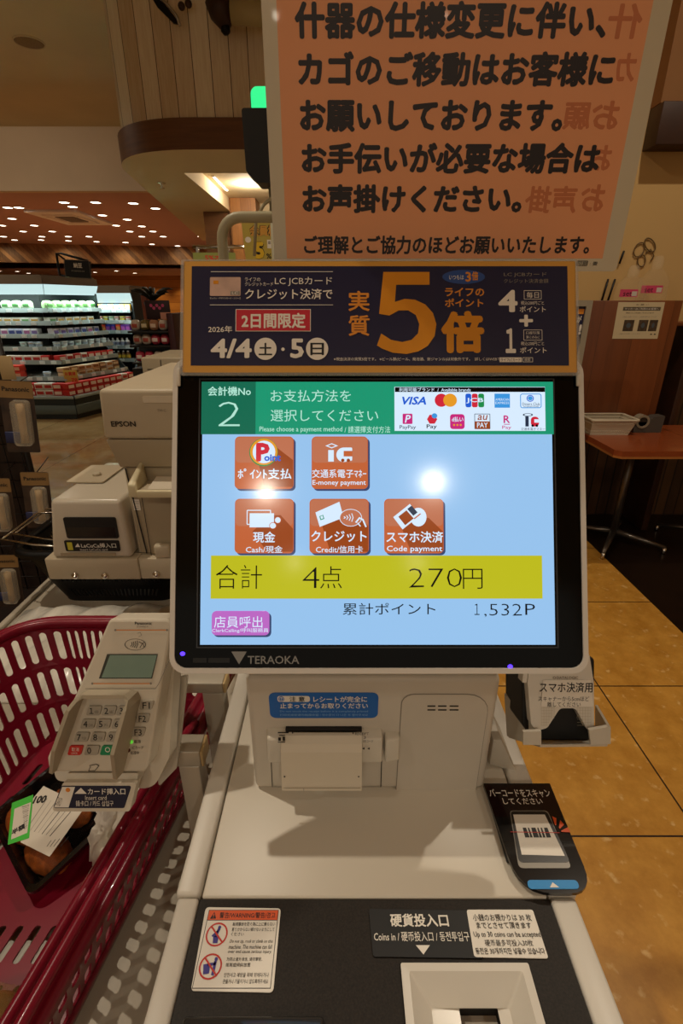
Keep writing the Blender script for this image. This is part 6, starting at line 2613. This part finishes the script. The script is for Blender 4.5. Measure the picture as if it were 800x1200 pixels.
row(cb, .30, .03, .02, 1.20, red_s, .125, 'small_red_carton', 'small red or white carton in the bottom well ' + GB, 'carton', 'cartons in the side bottom well', stack=2, sh=.08, mit=(.80, 0))
row(cb, .50, .22, .03, 1.20, tan_c, .13, 'flat_carton', 'tan flat carton on the lowest shelf ' + GB, 'carton', 'flat cartons on the side lowest shelf', stack=2, sh=.066, mit=(.80, 0))
row(cb, .69, .35, .03, 1.20, red_s, .125, 'small_red_carton', 'small red or white carton on the second shelf ' + GB, 'carton', 'cartons on the side second shelf', mit=(.80, 0))
row(cb, .855, .41, .03, 1.20, wht_c, .12, 'white_cup', 'pale cup on the third shelf ' + GB, 'cup', 'cups on the side third shelf', mit=(.80, 0))
row(cb, 1.01, .46, .03, 1.20, vio_c, .12, 'pale_carton', 'pale carton on the fourth shelf ' + GB, 'carton', 'cartons on the side fourth shelf', mit=(.80, 0))
row(cb, 1.165, .49, .03, 1.20, tofu, .13, 'tofu_pack', 'low white pack on the fifth shelf ' + GB, 'pack', 'packs on the side fifth shelf', mit=(.80, 0))
row(cb, 1.32, .51, .03, 1.20, leafy, .15, 'leafy_bag', 'pale green bag on the top shelf ' + GB, 'bag', 'bags on the side top shelf', mit=(.80, 0))
GC = 'of the rear drink cabinet'
pet = [lambda: bottlem(.034, .125, pm('6a4a20'), pm('e8e8e8'), pm('d8c040')), lambda: bottlem(.034, .125, pm('2a3a5a'), pm('e0e4e8'), pm('a8b8d0'))]
white_b = [lambda: bottlem(.034, .125, pm('d0dce0'), pm('eceff0'), pm('8898b8')), lambda: bottlem(.034, .125, pm('e0e4e4'), pm('d8d8e0'), pm('606878'))]
colr = [lambda: carton(.07, .08, .10, pm('6a2a9a'), pm('c86ad0')), lambda: carton(.07, .08, .10, pm('2a2a8c'), pm('a85ac0')), lambda: carton(.07, .08, .10, pm('d84a28'), pm('e8a860'))]
tops = [lambda: carton(.08, .08, .085, pm('e0b028'), pm('e8e8e0')), lambda: carton(.08, .08, .085, pm('3a7ac8'), pm('e8eef0')), lambda: carton(.08, .08, .085, pm('c8d840'), pm('f0f0e0'))]
mids = [lambda: cupm(.04, .07, pm('48a868'), pm('d8e8d8')), lambda: cupm(.04, .07, pm('d8403a'), pm('e8d8d0')), lambda: cupm(.04, .07, pm('e0e8e8'), pm('d8c848'))]
botm = [lambda: bottlem(.045, .17, pm('e0e4e4'), pm('b02838'), pm('c85868')), lambda: bottlem(.045, .17, pm('d8e4e4'), pm('dce4e4'), pm('48a8a0')), lambda: bottlem(.045, .17, pm('dcdce0'), pm('e0e0e4'), pm('9898b0'))]
row(cc_, .25, .03, .62, 1.15, botm, .095, 'drink_bottle', 'large bottle on the bottom deck ' + GC, 'bottle', 'bottles on the bottom deck')
row(cc_, .57, .16, .62, 1.19, pet, .075, 'drink_bottle', 'brown or blue bottle on the lowest shelf ' + GC, 'bottle', 'bottles on the lowest drink shelf')
row(cc_, .763, .20, .62, 1.19, white_b, .075, 'drink_bottle', 'white bottle on the second shelf ' + GC, 'bottle', 'bottles on the second drink shelf')
row(cc_, .987, .24, .56, 1.24, colr, .078, 'tall_carton', 'violet or orange tall carton on the third shelf ' + GC, 'carton', 'cartons on the third drink shelf')
row(cc_, 1.133, .27, .56, 1.24, mids, .09, 'drink_cup', 'coloured cup on the fourth shelf ' + GC, 'cup', 'cups on the fourth drink shelf')
row(cc_, 1.295, .30, .5, 1.24, tops, .088, 'small_carton', 'yellow or blue carton on the top shelf ' + GC, 'carton', 'cartons on the top drink shelf')

# yellow price board standing in the well of the front cabinet
q = ony(84, 442, 6.62)
b = B()
b.box((q.x - .09, 6.60, q.z - .08), (q.x + .09, 6.605, q.z + .09), mat('price_board_yellow', 'c8a848', .5), .001)
b.tube([(q.x, 6.606, q.z - .06), (q.x, 6.62, .46)], .006, M_railc, 6)
s = Sheet(frame((q.x, 6.60, q.z), (1, 0, 0), (0, 0, 1)), px=False, b=b, lift=.001)
s.text('78', .0, -.06, .08, -.01, M_red, .03, 2)
s.text('お買得', -.07, .02, .07, .07, M_red, .03, 2)
tag(s.build('price_board', None, (q.x, 6.6, q.z)), 'small yellow price board over the red cartons in the front cabinet', 'price sign')

# hanging aisle sign
sg = thing('aisle_sign', 'black hanging aisle sign with white lettering over the chilled cabinets', 'sign', ony(90, 314, 6.6))
FA = frame(ony(90, 314, 6.6), (1, 0, -.04), (0, 0, 1))
s = Sheet(FA)
s.slabq([(75, 303.5), (105.5, 306.5), (106.5, 327), (77, 324)], .02, M_blk, .003)
s.text('納豆', 86, 308, 96, 314, M_white, .03, 2)
s.text('natto', 84, 316.5, 99, 318.5, M_grey, 0, 2)
s.outline(75.5, 304.5, 105.5, 326, .006, mat('sign_rim', '6a6258', .5), 1)
s.build('panel', sg)
b = B()
a0, a1, a2 = ony(70, 322, 6.62), ony(66, 297, 6.62), ony(103, 306, 6.62)
b.tube([a0, a1, ony(72, 297, 6.62), a2], .014, M_blk, 8)
b.tube([a1, ony(76, 304, 6.62)], .010, M_blk, 8)
b.tube([a0, Vector((a0.x, 6.85, 1.701))], .012, M_blk, 6)
b.build('bracket', sg)

# ================================================================== SNACK DISPLAY AND POST
SY = 5.2
sd = thing('snack_display', 'dark shelf display of bagged snacks beyond the printers', 'display rack', (-1.83, 5.45, 0))
b = B()
b.box((-2.06, SY + .1, 0), (-1.66, SY + .12, 1.24), M_fr_dark)
b.build('back_panel', sd)
for z in (.86, 1.02, 1.15):
    bb = B()
    bb.box((-2.06, SY - .14, z - .02), (-1.665, SY + .10, z), M_blk, .004)
    bb.build('shelf', sd)
B().box((-2.08, SY - .12, 0), (-1.665, SY + .099, .80), M_blk, .006).build('base', sd)
bb = B()
bb.box((-1.664, SY - .15, 0), (-1.60, SY + .3, 1.31), mat('side_panel_maroon', '3c1014', .5), .006)
bb.build('side_panel', sd)
bb = B()
q0, q1 = ony(172, 374, SY), ony(197, 352, SY)
bb.box((q0.x, SY + .0, q0.z), (q1.x, SY + .03, q1.z), mat('header_dark', '2a1014', .5), .003)
s = Sheet(frame((q0.x, SY - .001, q0.z), (1, 0, 0), (0, 0, 1)), b=bb)
for k in range(5):
    s.disc(175 + k * 3.4, 356 + (k % 2) * 3, 178.6 + k * 3.4, 360 + (k % 2) * 3, mat('header_pink', 'c04878', .5), 2)
s.rect(188, 366, 200, 374, mat('header_pale', 'd09078', .5), 2)
s.build('header_board', sd)
B().tube([(-1.80, SY + .11, 1.2), (-1.80, SY + .11, 1.42)], .01, M_blk, 8).build('header_post', sd)
snk = [lambda: bagm(.085, .09, .10, pm('c8b8a8', .2), pm('a84838')), lambda: bagm(.085, .09, .10, pm('a87858', .2), pm('e0c8b0')), lambda: bagm(.085, .09, .10, pm('b84050', .2), pm('e8d8d0')), lambda: bagm(.085, .09, .10, pm('6a5a30', .2), pm('d8c8a0'))]
for z, lab in ((.86, 'lowest'), (1.02, 'middle'), (1.15, 'top')):
    row(T(-2.06, SY - .14, 0), z, .02, .06, .39, snk, .090, 'snack_bag', 'shiny snack bag on the %s shelf of the dark snack display' % lab, 'snack bag', 'snack bags on the %s shelf' % lab)
for (x0, x1, n_) in ((164, 170.5, 'left of the two reddish wood posts beside the rear drink cabinet'), (171.5, 178, 'right of the two reddish wood posts beside the rear drink cabinet')):
    p0, p1 = ony(x0, 343, 6.3), ony(x1, 343, 6.3)
    b = B()
    b.box((p0.x, 6.3, 0), (p1.x, 6.36, p0.z), mat('post_reddish', '8a4830', .5, noise=.2, nscale=12, stretch=(8, 8, 1)), .004)
    o = b.build('wood_post', None, (p0.x, 6.3, 0))
    tag(o, n_, 'post')

# dark fern-like decoration above the display
M_leaf = mat('leaf_dark', '1c1a10', .5)
p0 = ony(178, 345, 6.1)
pk = thing('dark_plant', 'dark leafy plant in a pot above the snack display', 'plant', (p0.x, 6.1, 0))
B(T(p0.x, 6.1, 0)).lathe([(.10, 0), (.10, .02), (.03, .04), (.03, p0.z - .25), (.07, p0.z - .22), (.10, p0.z - .08), (.09, p0.z - .08)], M_blk, 16).build('pot_stand', pk)
rnd = random.Random(5)
b = B()
for k in range(16):
    a = rnd.uniform(0, 2 * PI)
    ln = rnd.uniform(.12, .26)
    pts = []
    for i in range(6):
        f = i / 5
        pts.append((p0.x + math.cos(a) * ln * f, 6.1 + math.sin(a) * ln * f, p0.z - .08 + ln * 1.2 * f * (1.2 - f * .75)))
    b.tube(pts, .02, M_leaf, 5, rs=[.006, .018, .022, .020, .014, .003])
b.build('leaves', pk)

# ================================================================== SIGNS AT THE NEXT TILL
M_ypos = mat('poster_yellow_green', 'b8a448', .5)
pq = [ond(284, 254, 1.5), ond(330, 254, 1.5), ond(330, 318, 1.5), ond(291, 318, 1.5)]
yy = pq[0].y
s = Sheet(frame((pq[0].x, yy, pq[0].z), (1, 0, 0), (0, 0, 1)))
s.slabq([(282, 255), (340, 255), (338, 330), (291, 330)], .002, M_ypos, .003)
s.text('会員様', 292.5, 264, 325, 277, M_gold, .04, 3)
s.text('会員様', 292, 263.5, 324.5, 276.5, mat('brown_ink', '3a2410', .5), .09, 2)
s.text('5', 298, 283, 310, 304, M_ink, .13, 2)
s.text('5', 298.5, 283.5, 309.5, 303.5, mat('yellow_ink', 'e0b820', .4), .05, 3)
s.text('%', 312, 297, 318, 303, M_ink, .02, 3)
s.rect(313, 281, 321, 291, M_white, 1)
s.text('最大', 314, 282.5, 320, 286, M_ink, 0, 2)
s.disc(287, 277.5, 294, 284.5, M_white, 1)
ypx = s.uv(310, 318)
b = s.b
b.tube([(pq[0].x + .06, yy + .008, pq[0].z), (pq[0].x + .06, yy + .008, PZ + .002)], .007, M_pipe, 8)
b.box((pq[0].x - .02, yy - .1, PZ + .0005), (pq[0].x + .14, yy + .12, PZ + .015), M_pipe, .003)
o = s.build('member_poster', None, (pq[0].x, yy, 0))
tag(o, 'yellow green member day poster half hidden behind the orange notice', 'poster')
ry = 2.5
rl_ = thing('sign_rail', 'thin chrome rail carrying a small green sign left of the pipe', 'rail', (-.7, ry, 0))
r0, r1 = ony(226, 289.5, ry), ony(300, 289.5, ry)
b = B()
b.tube([r0, r1], .008, M_chrome, 8)
b.build('rail', rl_)
for x in (r0.x + .02, r1.x - .02):
    B().tube([(x, ry, r0.z), (x, ry, 0)], .009, M_metal, 8).build('post', rl_)
s = Sheet(frame((r0.x, ry - .012, r0.z), (1, 0, 0), (0, 0, 1)))
s.slab(226.5, 296, 276, 312, .003, mat('sign_olive', '8a9048', .5), r=.003)
s.text('5%オフ', 240, 298.5, 268, 305, M_red, .03, 2)
s.b.tube([tuple(s.F @ Vector((s.uv(232, 297)[0], s.uv(232, 297)[1], -.004))), tuple(s.F @ Vector((s.uv(232, 289)[0], s.uv(232, 290)[1], -.012)))], .005, M_chrome, 6)
s.b.tube([tuple(s.F @ Vector((s.uv(268, 297)[0], s.uv(268, 297)[1], -.004))), tuple(s.F @ Vector((s.uv(268, 289)[0], s.uv(268, 290)[1], -.012)))], .005, M_chrome, 6)
o = s.build('hanging_sign', None, (r0.x, ry, r0.z - .05))
tag(o, 'small olive green sign clipped under the thin chrome rail', 'sign')
